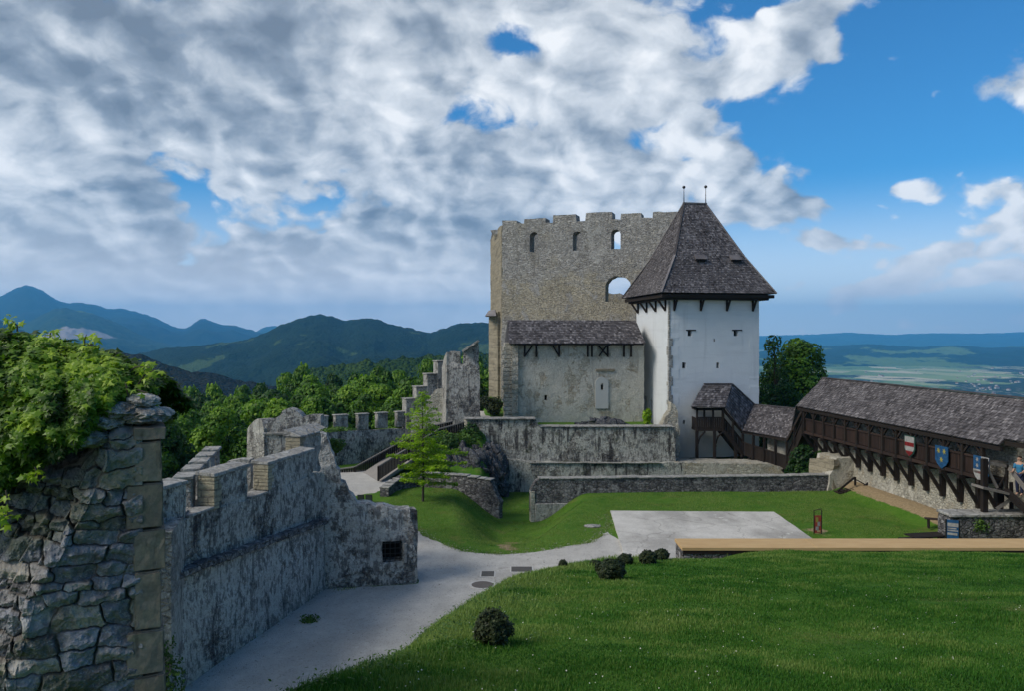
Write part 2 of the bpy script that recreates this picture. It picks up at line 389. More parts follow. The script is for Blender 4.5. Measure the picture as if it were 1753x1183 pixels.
def coursed(name, ca, cb, mortar, bw=.7, bh=.3, dark=.3, warm=None, lower=None):
    """weathered squared stone in courses, mapped along the wall by object X (front) and Z"""
    m_, t = mat_new(name)
    tc = t.node('ShaderNodeTexCoord').outputs['Object']
    fine = t.noise(tc, 6, 6, .68); mid = t.noise(tc, 1.2, 5, .62); big = t.noise(tc, .16, 4, .6)
    w1 = t.node('ShaderNodeTexNoise', i_Vector=tc, i_Scale=1.1, i_Detail=3.)
    pw = t.vm('ADD', tc, t.vm('MULTIPLY', t.vm('SUBTRACT', w1.outputs['Color'], (.5, .5, .5)), (.25, .25, .16)))
    s = t.node('ShaderNodeSeparateXYZ', i_0=pw)
    q = t.node('ShaderNodeCombineXYZ', i_0=t.m('ADD', s.outputs[0], t.m('MULTIPLY', s.outputs[1], .73)), i_1=s.outputs[2])
    br = t.node('ShaderNodeTexBrick', i_Vector=q.outputs[0], i_Scale=1., i_Color1=c4(ca), i_Color2=c4(cb), i_Mortar=c4(mortar))
    br.inputs['Mortar Size'].default_value = .022; br.inputs['Mortar Smooth'].default_value = .4; br.inputs['Brick Width'].default_value = bw; br.inputs['Row Height'].default_value = bh
    br.offset = .37; br.squash = 1.4; br.squash_frequency = 3
    col = br.outputs[0]
    col = t.mix(t.rng(mid, .35, .66, .0, .6), col, c4([x*1.25 for x in cb]))
    band = t.noise(t.scl(tc, (.35, .35, 2.2)), 1., 5, .65)
    col = t.mix(t.rng(band, .50, .66, 0, .55, True), col, c4([x*.55 for x in ca]))
    if lower:
        z0, z1, lc = lower
        zz = t.m('ADD', s.outputs[2], t.m('MULTIPLY', t.m('SUBTRACT', t.noise(tc, .35, 4, .6), .5), 6.))
        col = t.mix(t.rng(zz, z1, z0, 0, .62, True), col, c4(lc))
    if warm: col = t.mix(t.rng(big, .48, .62, 0, .6, True), col, c4(warm))
    col = t.mix(t.rng(t.m('ADD', t.m('MULTIPLY', fine, .55), t.m('MULTIPLY', mid, .5)), .53, .68, 0, dark, True), col, (.05, .047, .045, 1))
    col = t.mix(t.rng(fine, .35, .7, .35, 0), col, (.06, .055, .05, 1))
    h = t.m('ADD', t.m('MULTIPLY', br.outputs['Fac'], -.7), t.m('ADD', fine, t.m('MULTIPLY', mid, .8)))
    out(t, col, .93, h, .9, .09)
    return m_
def plastered(name, base, stainc, stain=.35, low=None):
    m_, t = mat_new(name)
    tc = t.node('ShaderNodeTexCoord').outputs['Object']
    fine = t.noise(tc, 8, 5, .6); mid = t.noise(tc, 1.1, 5, .6); st = t.noise(t.scl(tc, (1.6, 1.6, .16)), 1.1, 5, .6)
    bands = t.noise(t.scl(tc, (.25, .25, 3.2)), 1., 4, .6)
    col = t.mix(t.rng(mid, .3, .7, 0, .35), c4(base), c4([x*.86 for x in base]))
    col = t.mix(t.rng(bands, .5, .7, 0, .22, True), col, c4(stainc))
    col = t.mix(t.rng(st, .54, .74, 0, stain, True), col, c4(stainc))
    if low is not None:
        z = t.node('ShaderNodeSeparateXYZ', i_0=tc).outputs[2]
        zz = t.m('ADD', z, t.m('MULTIPLY', t.m('SUBTRACT', mid, .5), 2.5))
        col = t.mix(t.rng(zz, low, low-2.2, 0, .7, True), col, (.26, .25, .23, 1))
    out(t, col, .9, t.m('ADD', t.m('MULTIPLY', fine, .4), mid), .5, .05)
    return m_
def attr(t, name='tone'):
    a = t.node('ShaderNodeAttribute'); a.attribute_name = name; return a.outputs['Fac']
def shingle_mat(name, stops):
    m_, t = mat_new(name)
    tc = t.node('ShaderNodeTexCoord').outputs['Object']
    tone = attr(t)
    mid = t.noise(tc, .9, 5, .6); fine = t.noise(t.scl(tc, (8, 8, 1.5)), 2.2, 4, .6)
    v = t.m('ADD', t.m('ADD', t.m('MULTIPLY', tone, .62), t.m('MULTIPLY', t.m('SUBTRACT', mid, .5), .6)), t.m('MULTIPLY', t.m('SUBTRACT', fine, .3), .45))
    col = t.ramp(v, stops)
    out(t, col, .8, fine, .5, .01, .25)
    return m_
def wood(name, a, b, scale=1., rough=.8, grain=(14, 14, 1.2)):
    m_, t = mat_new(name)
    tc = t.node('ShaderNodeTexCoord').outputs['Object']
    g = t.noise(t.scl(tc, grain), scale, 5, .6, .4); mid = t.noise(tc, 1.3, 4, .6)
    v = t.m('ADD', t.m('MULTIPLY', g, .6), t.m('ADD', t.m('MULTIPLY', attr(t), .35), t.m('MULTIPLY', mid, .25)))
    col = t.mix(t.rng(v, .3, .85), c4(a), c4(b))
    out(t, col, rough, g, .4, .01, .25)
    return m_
def plain(name, c, rough=.7, spec=.3, var=.15, metal=0.):
    m_, t = mat_new(name)
    tc = t.node('ShaderNodeTexCoord').outputs['Object']
    n = t.noise(tc, 7, 4, .6)
    col = t.mix(t.rng(n, .3, .7, 0, 1), c4([x*(1-var) for x in c]), c4([min(1, x*(1+var)) for x in c]))
    out(t, col, rough, None, spec=spec, Metallic=metal)
    return m_
def leaf_mat(name, a, b, c, rough=.55, trans=.35, rnd=.35, spec=.3):
    """leaves: tone attribute picks the colour, object random shifts whole plants"""
    m_, t = mat_new(name)
    tone = attr(t); oi = t.node('ShaderNodeObjectInfo').outputs['Random']
    geo = t.node('ShaderNodeNewGeometry').outputs['Random Per Island'] if False else 0.
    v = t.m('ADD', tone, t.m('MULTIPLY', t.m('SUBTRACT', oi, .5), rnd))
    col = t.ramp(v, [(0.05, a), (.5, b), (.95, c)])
    d = t.node('ShaderNodeBsdfPrincipled'); t.put(d.inputs['Base Color'], col); t.put(d.inputs['Roughness'], rough); t.put(d.inputs['Specular IOR Level'], spec)
    tr = t.node('ShaderNodeBsdfTranslucent', i_0=t.mix(1., col, (1.2, 1.35, .6, 1), 'MULTIPLY'))
    ms = t.node('ShaderNodeMixShader', i_0=trans, i_1=d.outputs[0], i_2=tr.outputs[0])
    t.node('ShaderNodeOutputMaterial', i_0=ms.outputs[0])
    return m_

M = {}
M['dark_wall'] = stone('weathered_plaster_stone', (.15, .142, .13), (.35, .335, .305), (.31, .295, .26), .26, 1.6, .50, (.58, .56, .51), .72, (.028, .026, .032), .80, bumpd=.06, sk=1.6)
M['dark_lower'] = stone('streaked_wall_base', (.21, .20, .185), (.42, .41, .38), (.40, .385, .35), .22, 1.5, .55, (.70, .68, .63), .68, (.040, .038, .043), .66, bumpd=.06, sk=1.6, seed=6)
M['yard_wall'] = stone('streaked_retaining_stone', (.19, .185, .165), (.36, .35, .31), (.36, .35, .31), .28, 1.7, .50, (.62, .62, .55), .66, (.026, .025, .028), 1.0, bumpd=.06, green=.35, seed=3, sk=.9, st=.54)
M['low_wall'] = stone('dark_rubble_low_wall', (.09, .085, .09), (.34, .33, .33), (.13, .125, .12), .25, 1.6, .18, (.42, .41, .40), .55, (.022, .020, .024), .25, bumpd=.06, seed=5)
M['light_rubble'] = stone('pale_rubble', (.36, .34, .28), (.56, .53, .44), (.60, .58, .49), .22, 1.6, .30, (.66, .63, .54), .20, (.09, .085, .075), .22, bumpd=.06, warm=(.40, .32, .20), seed=7)
M['chapel_wall'] = stone('patched_chapel_stone', (.44, .41, .33), (.60, .56, .45), (.60, .56, .46), .24, 2.6, .50, (.66, .64, .56), .15, (.10, .095, .085), .30, bumpd=.06, warm=(.38, .30, .19), seed=9)
M['grey_wall'] = stone('grey_lichen_stone', (.25, .24, .22), (.43, .415, .38), (.38, .365, .33), .28, 1.8, .45, (.56, .55, .50), .42, (.035, .033, .037), .6, bumpd=.06, seed=11, sk=1.4)
M['palace'] = stone('palace_stone', (.34, .33, .31), (.51, .495, .46), (.43, .415, .38), .40, 3.0, .25, (.50, .49, .46), .34, (.085, .08, .075), .30, bumpd=.08, seed=13, warm=(.43, .40, .33), zone=(7.5, 9., 11.5, 13., (.52, .455, .31)), sk=.6, edge=.03)
M['quoin'] = coursed('pale_dressed_stone', (.30, .27, .20), (.40, .36, .26), (.2, .18, .14), .45, .24, .2)
M['palace_side'] = coursed('palace_lit_stone', (.24, .21, .155), (.34, .30, .22), (.25, .22, .17), .7, .32, .15)
M['tower_wall'] = plastered('white_lime_plaster', (.58, .61, .64), (.38, .40, .43), .42, 3.0)
M['sill'] = stone('coping_stone', (.30, .29, .27), (.42, .41, .38), (.25, .24, .22), .5, 1., .2, (.4, .4, .38), .35, (.07, .07, .07), .0, bumpd=.02, seed=2)
M['shingle'] = shingle_mat('weathered_shingles', [(.0, (.020, .018, .019)), (.3, (.068, .062, .066)), (.55, (.145, .135, .142)), (.8, (.25, .235, .24)), (1, (.40, .385, .385))])
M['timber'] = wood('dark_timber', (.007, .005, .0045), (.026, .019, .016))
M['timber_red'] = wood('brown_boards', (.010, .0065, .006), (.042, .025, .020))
M['timber_grey'] = wood('weathered_grey_timber', (.10, .09, .085), (.26, .24, .22))
M['plank'] = wood('new_pine_plank', (.40, .26, .12), (.62, .44, .23), grain=(1.2, 14, 14))
M['void'] = plain('dark_interior', (.012, .011, .011), .95, .1)
M['iron'] = plain('dark_iron', (.03, .03, .032), .5, .5, .2, .6)
M['bark'] = wood('tree_bark', (.035, .028, .02), (.10, .085, .065), 1., .95, (6, 6, 1))
M['leaf_forest'] = leaf_mat('forest_leaves', (.026, .075, .008), (.09, .20, .014), (.23, .36, .03))
M['leaf_dark'] = leaf_mat('dark_tree_leaves', (.010, .036, .008), (.028, .085, .012), (.075, .15, .02))
M['leaf_ivy'] = leaf_mat('creeper_leaves', (.022, .058, .006), (.12, .23, .014), (.32, .44, .035), .45, .35, 0.)
M['leaf_fresh'] = leaf_mat('fresh_green_leaves', (.12, .22, .012), (.27, .42, .02), (.44, .60, .04), .5, .5, 0.)
M['leaf_box'] = leaf_mat('box_bush_leaves', (.008, .018, .004), (.022, .036, .008), (.070, .085, .022), .6, .1, .2)
M['leaf_weed'] = leaf_mat('weed_leaves', (.03, .07, .012), (.06, .13, .02), (.12, .20, .03), .6, .3, .2)
M['grass'] = leaf_mat('grass_blades', (.014, .062, .009), (.042, .140, .015), (.17, .24, .06), .6, .25, 0., .15)
M['infill'] = plastered('old_infill_plaster', (.40, .41, .40), (.36, .35, .32), .5)
M['rock'] = stone('bluish_rock', (.055, .062, .072), (.12, .125, .135), (.04, .042, .045), .9, .6, 0, dark=.6, streak=.3, edge=.03, bumpd=.12, green=.35, rnd=1.6, seed=4)

def ground_mat():
    m_, t = mat_new('turf_and_earth')
    tc = t.node('ShaderNodeTexCoord').outputs['Object']
    tone = attr(t)                                       # 0 turf, toward 1 bare earth
    fine = t.noise(tc, 9, 6, .7); mid = t.noise(tc, 1.3, 5, .65); big = t.noise(tc, .22, 4, .6); vf = t.noise(tc, 34, 4, .7)
    g = t.ramp(t.m('ADD', t.m('ADD', t.m('MULTIPLY', fine, .45), t.m('MULTIPLY', vf, .3)), t.m('ADD', t.m('MULTIPLY', mid, .35), t.m('MULTIPLY', big, .35))),
               [(.45, (.020, .060, .008)), (.68, (.050, .125, .012)), (.85, (.09, .165, .022)), (1, (.17, .20, .055))])
    g = t.mix(t.rng(t.noise(tc, .5, 6, .65), .56, .68, 0, .55, True), g, (.13, .12, .04, 1))
    e = t.ramp(fine, [(.3, (.16, .12, .07)), (.7, (.33, .25, .15))])
    k = t.rng(t.m('ADD', tone, t.m('MULTIPLY', t.m('SUBTRACT', mid, .5), .9)), .42, .6, 0, 1, True)
    out(t, t.mix(k, g, e), .95, t.m('ADD', fine, mid), .8, .06, .1)
    return m_
M['ground'] = ground_mat()
def gravel_mat(name, a, b, st=.35, cracks=False):
    m_, t = mat_new(name)
    tc = t.node('ShaderNodeTexCoord').outputs['Object']
    fine = t.noise(tc, 22, 6, .75); mid = t.noise(tc, 1.4, 6, .65); big = t.noise(t.scl(tc, (1, .5, 1)), .3, 5, .6)
    v = t.node('ShaderNodeTexVoronoi', i_Vector=tc, i_Scale=26.)
    col = t.mix(t.rng(t.m('ADD', t.m('MULTIPLY', fine, .5), t.m('MULTIPLY', mid, .5)), .35, .65), c4(a), c4(b))
    col = t.mix(t.rng(big, .42, .64, 0, st, True), col, c4([x*.62 for x in a]))
    pb = t.node('ShaderNodeTexVoronoi', i_Vector=tc, i_Scale=7.); pbs = t.node('ShaderNodeSeparateColor', i_0=pb.outputs['Color'])
    col = t.mix(t.m('MULTIPLY', t.rng(pb.outputs['Distance'], .16, .26, .6, 0), t.rng(pbs.outputs[1], .6, .8)), col, t.mix(pbs.outputs[0], (.16, .15, .14, 1), (.55, .53, .5, 1)))
    col = t.mix(t.rng(t.noise(tc, .8, 6, .7), .6, .72, 0, st, True), col, c4([min(.7, x*1.25) for x in b]))
    if cracks:
        cv = t.node('ShaderNodeTexVoronoi', feature='DISTANCE_TO_EDGE', i_Vector=t.vm('ADD', tc, t.vm('MULTIPLY', t.node('ShaderNodeTexNoise', i_Vector=tc, i_Scale=1.2).outputs['Color'], (.8, .8, 0))), i_Scale=.33)
        col = t.mix(t.rng(cv.outputs['Distance'], .004, .013, .32, 0), col, (.10, .095, .085, 1))
    sp = t.node('ShaderNodeSeparateColor', i_0=v.outputs['Color'])
    col = t.mix(t.rng(sp.outputs[0], .8, 1, 0, .35), col, (.12, .115, .11, 1))
    out(t, col, .92, t.m('ADD', fine, t.m('MULTIPLY', v.outputs['Distance'], 1.)), .5, .02, .15)
    return m_
M['gravel'] = gravel_mat('packed_gravel', (.36, .345, .32), (.51, .49, .455))
M['concrete'] = gravel_mat('worn_concrete', (.42, .40, .37), (.58, .56, .52), .75, True)
M['earth'] = gravel_mat('sandy_earth', (.26, .19, .11), (.40, .30, .18), .3)

def fields_mat():
    m_, t = mat_new('fields_and_woods')
    tc = t.node('ShaderNodeTexCoord').outputs['Object']
    wn = t.node('ShaderNodeTexNoise', i_Vector=tc, i_Scale=.0012, i_Detail=3.)
    p = t.vm('ADD', tc, t.vm('MULTIPLY', t.vm('SUBTRACT', wn.outputs['Color'], (.5, .5, .5)), (500, 500, 0)))
    v = t.node('ShaderNodeTexVoronoi', i_Vector=t.scl(p, (1/170, 1/420, 1)), i_Scale=1.)
    s = t.node('ShaderNodeSeparateColor', i_0=v.outputs['Color'])
    col = t.ramp(s.outputs[0], [(0, (.07, .14, .03)), (.3, (.13, .20, .07)), (.55, (.22, .28, .12)), (.72, (.33, .33, .18)), (.86, (.44, .40, .27)), (1, (.09, .17, .04))])
    w_ = t.m('ADD', t.m('MULTIPLY', t.noise(t.scl(tc, (1, .55, 1)), .0011, 6, .62), .75), t.m('MULTIPLY', t.noise(tc, .006, 4, .6), .25))
    col = t.mix(t.rng(w_, .525, .545, 0, 1, True), col, (.010, .024, .010, 1))
    tw = t.noise(t.scl(tc, (1, .6, 1), (900, 0, 0)), .0009, 5, .6)
    dots = t.node('ShaderNodeTexVoronoi', i_Vector=tc, i_Scale=.028)
    dd = t.m('MULTIPLY', t.rng(dots.outputs['Distance'], .22, .3, 1, 0), t.rng(tw, .53, .58, 0, 1, True))
    out(t, t.mix(t.m('MULTIPLY', dd, .8), col, (.34, .30, .28, 1)), .95)
    return m_
M['fields'] = fields_mat()
def hill_mat(name, wooda, woodb, meadow=0., s=.02, rocky=None, mt=.60):
    m_, t = mat_new(name)
    tc = t.node('ShaderNodeTexCoord').outputs['Object']
    v = t.node('ShaderNodeTexVoronoi', i_Vector=tc, i_Scale=s*4.5)
    sp = t.node('ShaderNodeSeparateColor', i_0=v.outputs['Color'])
    n = t.noise(tc, s*.5, 7, .65)
    k = t.m('ADD', t.m('MULTIPLY', n, .9), t.m('MULTIPLY', sp.outputs[0], .35))
    col = t.mix(t.rng(k, .4, .85), c4(wooda), c4(woodb))
    if meadow: col = t.mix(t.rng(t.noise(t.scl(tc, (1, .7, 2)), s*.16, 5, .6), mt, mt+.03, 0, meadow, True), col, (.11, .17, .05, 1))
    if rocky:
        cx, cy, cz, r = rocky
        dd = t.node('ShaderNodeVectorMath', operation='LENGTH', i_0=t.vm('MULTIPLY', t.vm('SUBTRACT', tc, (cx, cy, cz)), (1., .35, 1.15)))
        q = t.m('ADD', dd.outputs['Value'], t.m('MULTIPLY', t.m('SUBTRACT', t.noise(tc, .006, 5, .7), .5), r*1.1))
        rc = t.mix(t.noise(t.scl(tc, (1, 1, 4)), .01, 6, .7), (.16, .14, .14, 1), (.40, .35, .34, 1))
        col = t.mix(t.rng(q, r*.8, r, 1, 0, True), col, rc)
    out(t, col, .95, t.m('ADD', n, t.m('MULTIPLY', v.outputs['Distance'], -.4)), 1., 8., .05)
    return m_
# ------------------------------------------------------------------ terrain
CREST = [(-2.4, -3), (-2.2, 0), (-1.95, 4), (-1.75, 6.6), (-1.02, 8.3), (-.60, 12.3), (.15, 16.2), (2.15, 21), (4.9, 22.7), (5.6, 24.6), (60, 24.6), (60, -30), (-2.4, -30)]
FOOT = [(-9.8, -40), (-9.8, 22), (-11.6, 30), (-13.0, 36), (-14.8, 50), (-15.0, 57.8), (-8.2, 62.6), (-6, 64), (-3, 80), (18, 78), (21, 62), (23, 56), (24.0, 34), (26, 20), (60, 0), (60, -40)]
def ditch_x(Y): return .45+(-.45-.45)*np.clip((46-Y)/11, 0, 1)
def H(X, Y):
    X = np.asarray(X, float); Y = np.asarray(Y, float)
    z = np.zeros(X.shape)
    # grassy hill the camera stands on, dropping as a bank to the road
    sd = poly_sd(X, Y, CREST)
    plane = 8-.21*Y+.10*fbm(X*.35, Y*.35, 3, 4)*2
    plane = plane-.62*np.exp(-((X-5.1)/1.25)**2-((Y-23.9)/2.0)**2)
    slope = np.where(X > 5.2, 9., 1.15+.15*fbm(X*.3, Y*.3, 3, 8))
    r = np.maximum(sd+.35, 0)
    soft = np.where(X > 5.2, np.maximum(sd, 0), np.where(r < .9, r*r/1.8*.75, r-.55))
    z = np.maximum(z, plane-slope*soft)
    # upper terrace behind the retaining wall
    up = sstep(57.9, 58.5, Y)*sstep(-3.6, -2.2, X)*sstep(11.6, 11.1, X)
    z = np.where(Y > 50, np.maximum(z, 2.72*up+.9*up*sstep(61, 76, Y)*sstep(6, -2, X)), z)
    # rocky slope left of it
    rk = sstep(50.5, 58, Y)*sstep(-8.5, -3.0, X)*sstep(-.5, -2.2, X)
    z = np.where((Y > 49.5) & (Y < 64), np.maximum(z, 2.6*rk), z)
    # moat
    mo = sstep(48.6, 50.0, Y)*sstep(58.4, 57.7, Y)*sstep(-2.2, -.9, X)*sstep(21.4, 20.4, X)
    z = z-1.7*mo*(Y < 58.5)
    xd = ditch_x(Y); hw = 1.1+2.6*np.clip((Y-34)/12, 0, 1)
    dd = 1.65*sstep(34.6, 44.0, Y)*(1-mo)*(Y < 50)
    u = np.abs(X-xd)
    z = z-dd*(1-sstep(.25*hw, 1.15*hw, u))
    z = z+.12*fbm(X*.25, Y*.25, 4, 21)*((Y > 36) & (Y < 49) & (sd > 2))*sstep(0, 1, np.abs(X-xd)/3)
    # banked earth at the foot of the long curtain wall
    wl = 20.9+(54-Y)*.095
    z = np.where((Y > 34) & (Y < 51) & (X > 14), z+.55*sstep(wl-2.0, wl-.2, X)*sstep(36, 41, Y), z)
    # castle hill falls away outside the walls
    fd = poly_sd(X, Y, FOOT); o = np.maximum(fd, 0)
    fall = np.where(o < 14, o*.85, 11.9+(o-14)*.33)
    fall = np.where(X > 15, np.minimum(o*.75, 400), fall)
    fall = np.where((X < 15) & (o > 90), 37+(o-90)*.5, fall)
    z = np.where(o > 0, np.maximum(z-fall+1.2*fbm(X*.08, Y*.08, 4, 33)*np.minimum(o*.3, 3), -171.), z)
    return z
def hval(x, y): return float(H(np.array([x]), np.array([y]))[0])
def axis(lo, hi, fine_lo, fine_hi, st, grow=1.13):
    a = list(np.arange(fine_lo, fine_hi+1e-6, st)); s = st
    while a[-1] < hi: s *= grow; a.append(min(hi, a[-1]+s))
    b = []; s = st; x = fine_lo
    while x > lo: s *= grow; x = max(lo, x-s); b.append(x)
    return np.array(b[::-1]+a)
xs = axis(-560, 560, -11, 24, .22); ys = axis(-420, 620, -3, 64, .25)
GX, GY = np.meshgrid(xs, ys, indexing='ij'); GZ = H(GX, GY)
# bare earth: foot of the curtain wall, trodden ditch floor, edges
wl_ = 20.9+(54-GY)*.095
ton = np.clip(sstep(wl_-1.5, wl_-.8, GX)*(GY > 35.5)*(GY < 49.5)*(GX < 25), 0, 1)
ton = np.maximum(ton, .70*np.exp(-((GX-ditch_x(GY)-.1-.25*np.sin(GY*1.3))/.55)**2)*(GY > 35)*(GY < 42.5))
ton = np.maximum(ton, .55*np.exp(-((GX-15.0)/1.0)**2-((GY-38.5)/1.6)**2))
ton = np.maximum(ton, .50*np.exp(-((GX-4.0)/.5)**2-((GY-40.7)/.4)**2))
ton = np.maximum(ton, .60*sstep(50.3, 51.5, GY)*sstep(60, 58.5, GY)*sstep(-8.5, -6.5, GX)*sstep(-.6, -1.2, GX)*.6)
tag(finish('ground', grid_mesh('ground', GX, GY, GZ, ton), M['ground'], smooth=True), kind='structure')
# valley floor out to the horizon
px_ = axis(-15000, 15000, -400, 400, 200, 1.3); py_ = axis(-3000, 18000, 300, 900, 200, 1.25)
PX, PY = np.meshgrid(px_, py_, indexing='ij')
tag(finish('valley_plain', grid_mesh('valley_plain', PX, PY, np.full(PX.shape, -170.)), M['fields']), kind='structure')

def sheet(name, outline, z, mat, kind='structure', amp=.12, step=.4, thick=.03, seed=1):
    o = rough_outline(outline, step, amp, seed)
    mb = MB(); n = len(o)
    mb.f.append(tuple(range(n))); mb.t.append(.5); mb.v += [(x, y, z) for x, y in o]
    mb.v += [(x, y, z-thick) for x, y in o]
    for i in range(n): mb.f.append((i, i+n, (i+1) % n+n, (i+1) % n)); mb.t.append(.5)
    me = bpy.data.meshes.new(name); me.from_pydata(mb.v, [], mb.f); me.update()
    bm = bmesh.new(); bm.from_mesh(me); bmesh.ops.triangulate(bm, faces=[f for f in bm.faces if len(f.verts) > 4]); bmesh.ops.recalc_face_normals(bm, faces=bm.faces[:]); bm.to_mesh(me); bm.free()
    return tag(finish(name, me, mat), kind=kind)
def G(px, py): D = CZ*F/(py-HY); return ((px-CX)/F*D, D)      # ground point under a photo point on the level courtyard
path_pts = [(-9.7, 6), G(340, 1150), G(548, 1010), G(715, 1000), (-3.7, 31.2), (-10.5, 33), (-12.5, 47), (-12.2, 56), (-8, 57), (-6.6, 50.4), G(662, 848), G(655, 868), G(700, 902), G(738, 925), G(790, 945), G(862, 951), G(930, 944), G(1010, 930), G(1040, 912),
            G(1062, 925), G(1090, 965), (7.2, 32.2), (14.5, 32.2), (14.5, 25), (6, 25), (5, 23), (1, 20), (-.5, 15), (-1, 6)]
sheet('path', path_pts, .012, M['gravel'], amp=.10)
pad = [G(1045, 878), G(1325, 880), (14.0, 33.0), G(1070, 962)]
sheet('stage_paving', pad, .10, M['concrete'], amp=.02, step=1.0, thick=.14)
sheet('pavement', [G(842, 1018), G(849, 973), G(1075, 962), (7.5, 33.4), (7.5, 31), (1, 28), (-.2, 27)], .022, M['concrete'], amp=.04)

# ------------------------------------------------------------------ hills and mountains
def ridge(name, pts, D0, front, backd, mat, amp, seed, nu=420, nv=56, base=-172., ramp=.9, fine=.3):
    P = np.array(pts, float); px = np.linspace(P[0, 0], P[-1, 0], nu)
    # smooth interpolation of the outline
    py = np.interp(px, P[:, 0], P[:, 1]); k = max(1, nu//160); py = np.convolve(np.pad(py, k, 'edge'), np.ones(2*k+1)/(2*k+1), 'valid')
    zc = CZ+(HY-py)/F*D0
    v = np.concatenate([np.linspace(-1, 0, nv, endpoint=False), np.linspace(0, 1, nv//3)])
    U, Vv = np.meshgrid(px, v, indexing='ij')
    D = D0+np.where(Vv < 0, Vv*front, Vv*backd)
    X = (U-CX)/F*D
    s = amp*6
    prof = np.where(Vv < 0, (1+Vv)**ramp, (1-Vv)**1.1)
    Zc = zc[:, None]
    gull = fbm(X/s, D/s*.8, 5, seed)*2
    Z = base+(Zc-base)*prof+gull*amp*(4*np.abs(Vv)*(1-np.abs(Vv)))**.7*1.2
    Z += fbm(X/(s*.10), D/(s*.10), 3, seed+9)*amp*fine
    return tag(finish(name, grid_mesh(name, X, D, Z), mat, smooth=True), kind='structure')
ridge('mountain', [(-500, 520), (-150, 515), (-60, 530), (0, 507), (22, 495), (45, 487), (68, 494), (100, 515), (118, 520), (135, 517), (160, 521), (190, 530), (205, 527), (250, 538), (300, 560), (318, 563), (333, 552), (347, 544), (362, 550), (385, 557), (400, 556), (440, 568), (480, 573), (560, 585), (700, 600)],
      8500, 3200, 2200, hill_mat('blue_mountain', (.006, .014, .008), (.014, .024, .012), .0, .004), 90, 2, ramp=.75)
ridge('mountain', [(380, 590), (430, 572), (452, 560), (470, 557), (486, 563), (520, 572), (620, 576), (760, 578), (900, 580)], 11000, 2200, 2200, hill_mat('far_mountain', (.012, .026, .012), (.03, .05, .022), 0, .004), 60, 5, ramp=.8)
cq = at(126, 573, 4560)
ridge('mountain', [(-500, 560), (-100, 556), (0, 560), (40, 556), (66, 542), (92, 528), (110, 527), (150, 534), (190, 548), (230, 568), (270, 586), (330, 600), (420, 612)],
      5600, 2080, 1300, hill_mat('green_mountain', (.010, .024, .008), (.032, .056, .018), .6, .006, rocky=(cq.x, cq.y, cq.z, 150.)), 60, 11, ramp=.85)
ridge('mountain', [(-500, 530), (-200, 532), (-60, 538), (0, 546), (25, 560), (60, 575), (110, 592), (200, 610)], 3600, 900, 700, hill_mat('dark_shoulder', (.006, .014, .006), (.015, .026, .012), 0, .01), 40, 15)
ridge('forested_hill', [(190, 612), (250, 604), (285, 596), (330, 593), (420, 582), (455, 570), (480, 556), (510, 545), (545, 538), (560, 539), (590, 549), (615, 545), (640, 545), (670, 555), (700, 561), (735, 571), (765, 560), (790, 553), (835, 552), (880, 556), (950, 565), (1060, 580)],
      2700, 1500, 900, hill_mat('forested_slope', (.004, .011, .005), (.013, .028, .010), .35, .028), 34, 19, nu=520, nv=90, fine=.30)
ridge('hill', [(-300, 600), (60, 600), (190, 603), (240, 606), (300, 630), (360, 640), (420, 655), (520, 668), (640, 672), (900, 690)], 900, 450, 320, hill_mat('dark_near_hill', (.008, .010, .009), (.020, .021, .014), .0, .05), 16, 23, nu=420, nv=60, fine=.45)
ridge('forested_hill', [(500, 640), (600, 622), (700, 612), (800, 604), (900, 604), (1000, 620)], 620, 300, 300, hill_mat('green_near_slope', (.010, .028, .008), (.04, .075, .018), .0, .08), 9, 29, nu=260, nv=60, fine=.7)
ridge('hill', [(1150, 612), (1280, 604), (1380, 596), (1400, 594), (1460, 590), (1490, 589), (1540, 592), (1580, 595), (1600, 592), (1640, 591), (1690, 596), (1753, 594), (1900, 590), (2200, 592)], 7000, 2200, 1300,
      hill_mat('valley_hill', (.006, .016, .008), (.014, .028, .012), .9, .008, mt=.545), 28, 31, ramp=1.0, nu=500)
ridge('mountain', [(1000, 580), (1250, 576), (1400, 572), (1450, 569), (1520, 573), (1600, 570), (1680, 571), (1753, 568), (1850, 570), (2300, 575)], 15000, 3500, 2400, hill_mat('horizon_mountain', (.012, .026, .012), (.03, .05, .022), 0, .002), 80, 37)

# air between here and the hills
hb = MB(); hb.box(-16500, 16500, -3200, 18500, -190, 760)
m_, t_ = mat_new('haze_air')
pv = t_.node('ShaderNodeVolumePrincipled'); pv.inputs['Color'].default_value = (.13, .52, 1., 1); pv.inputs['Density'].default_value = 9.5e-5; pv.inputs['Anisotropy'].default_value = .1
t_.l.new(pv.outputs[0], t_.node('ShaderNodeOutputMaterial').inputs['Volume'])
hz = hb.build('haze', m_); tag(hz, kind='stuff')

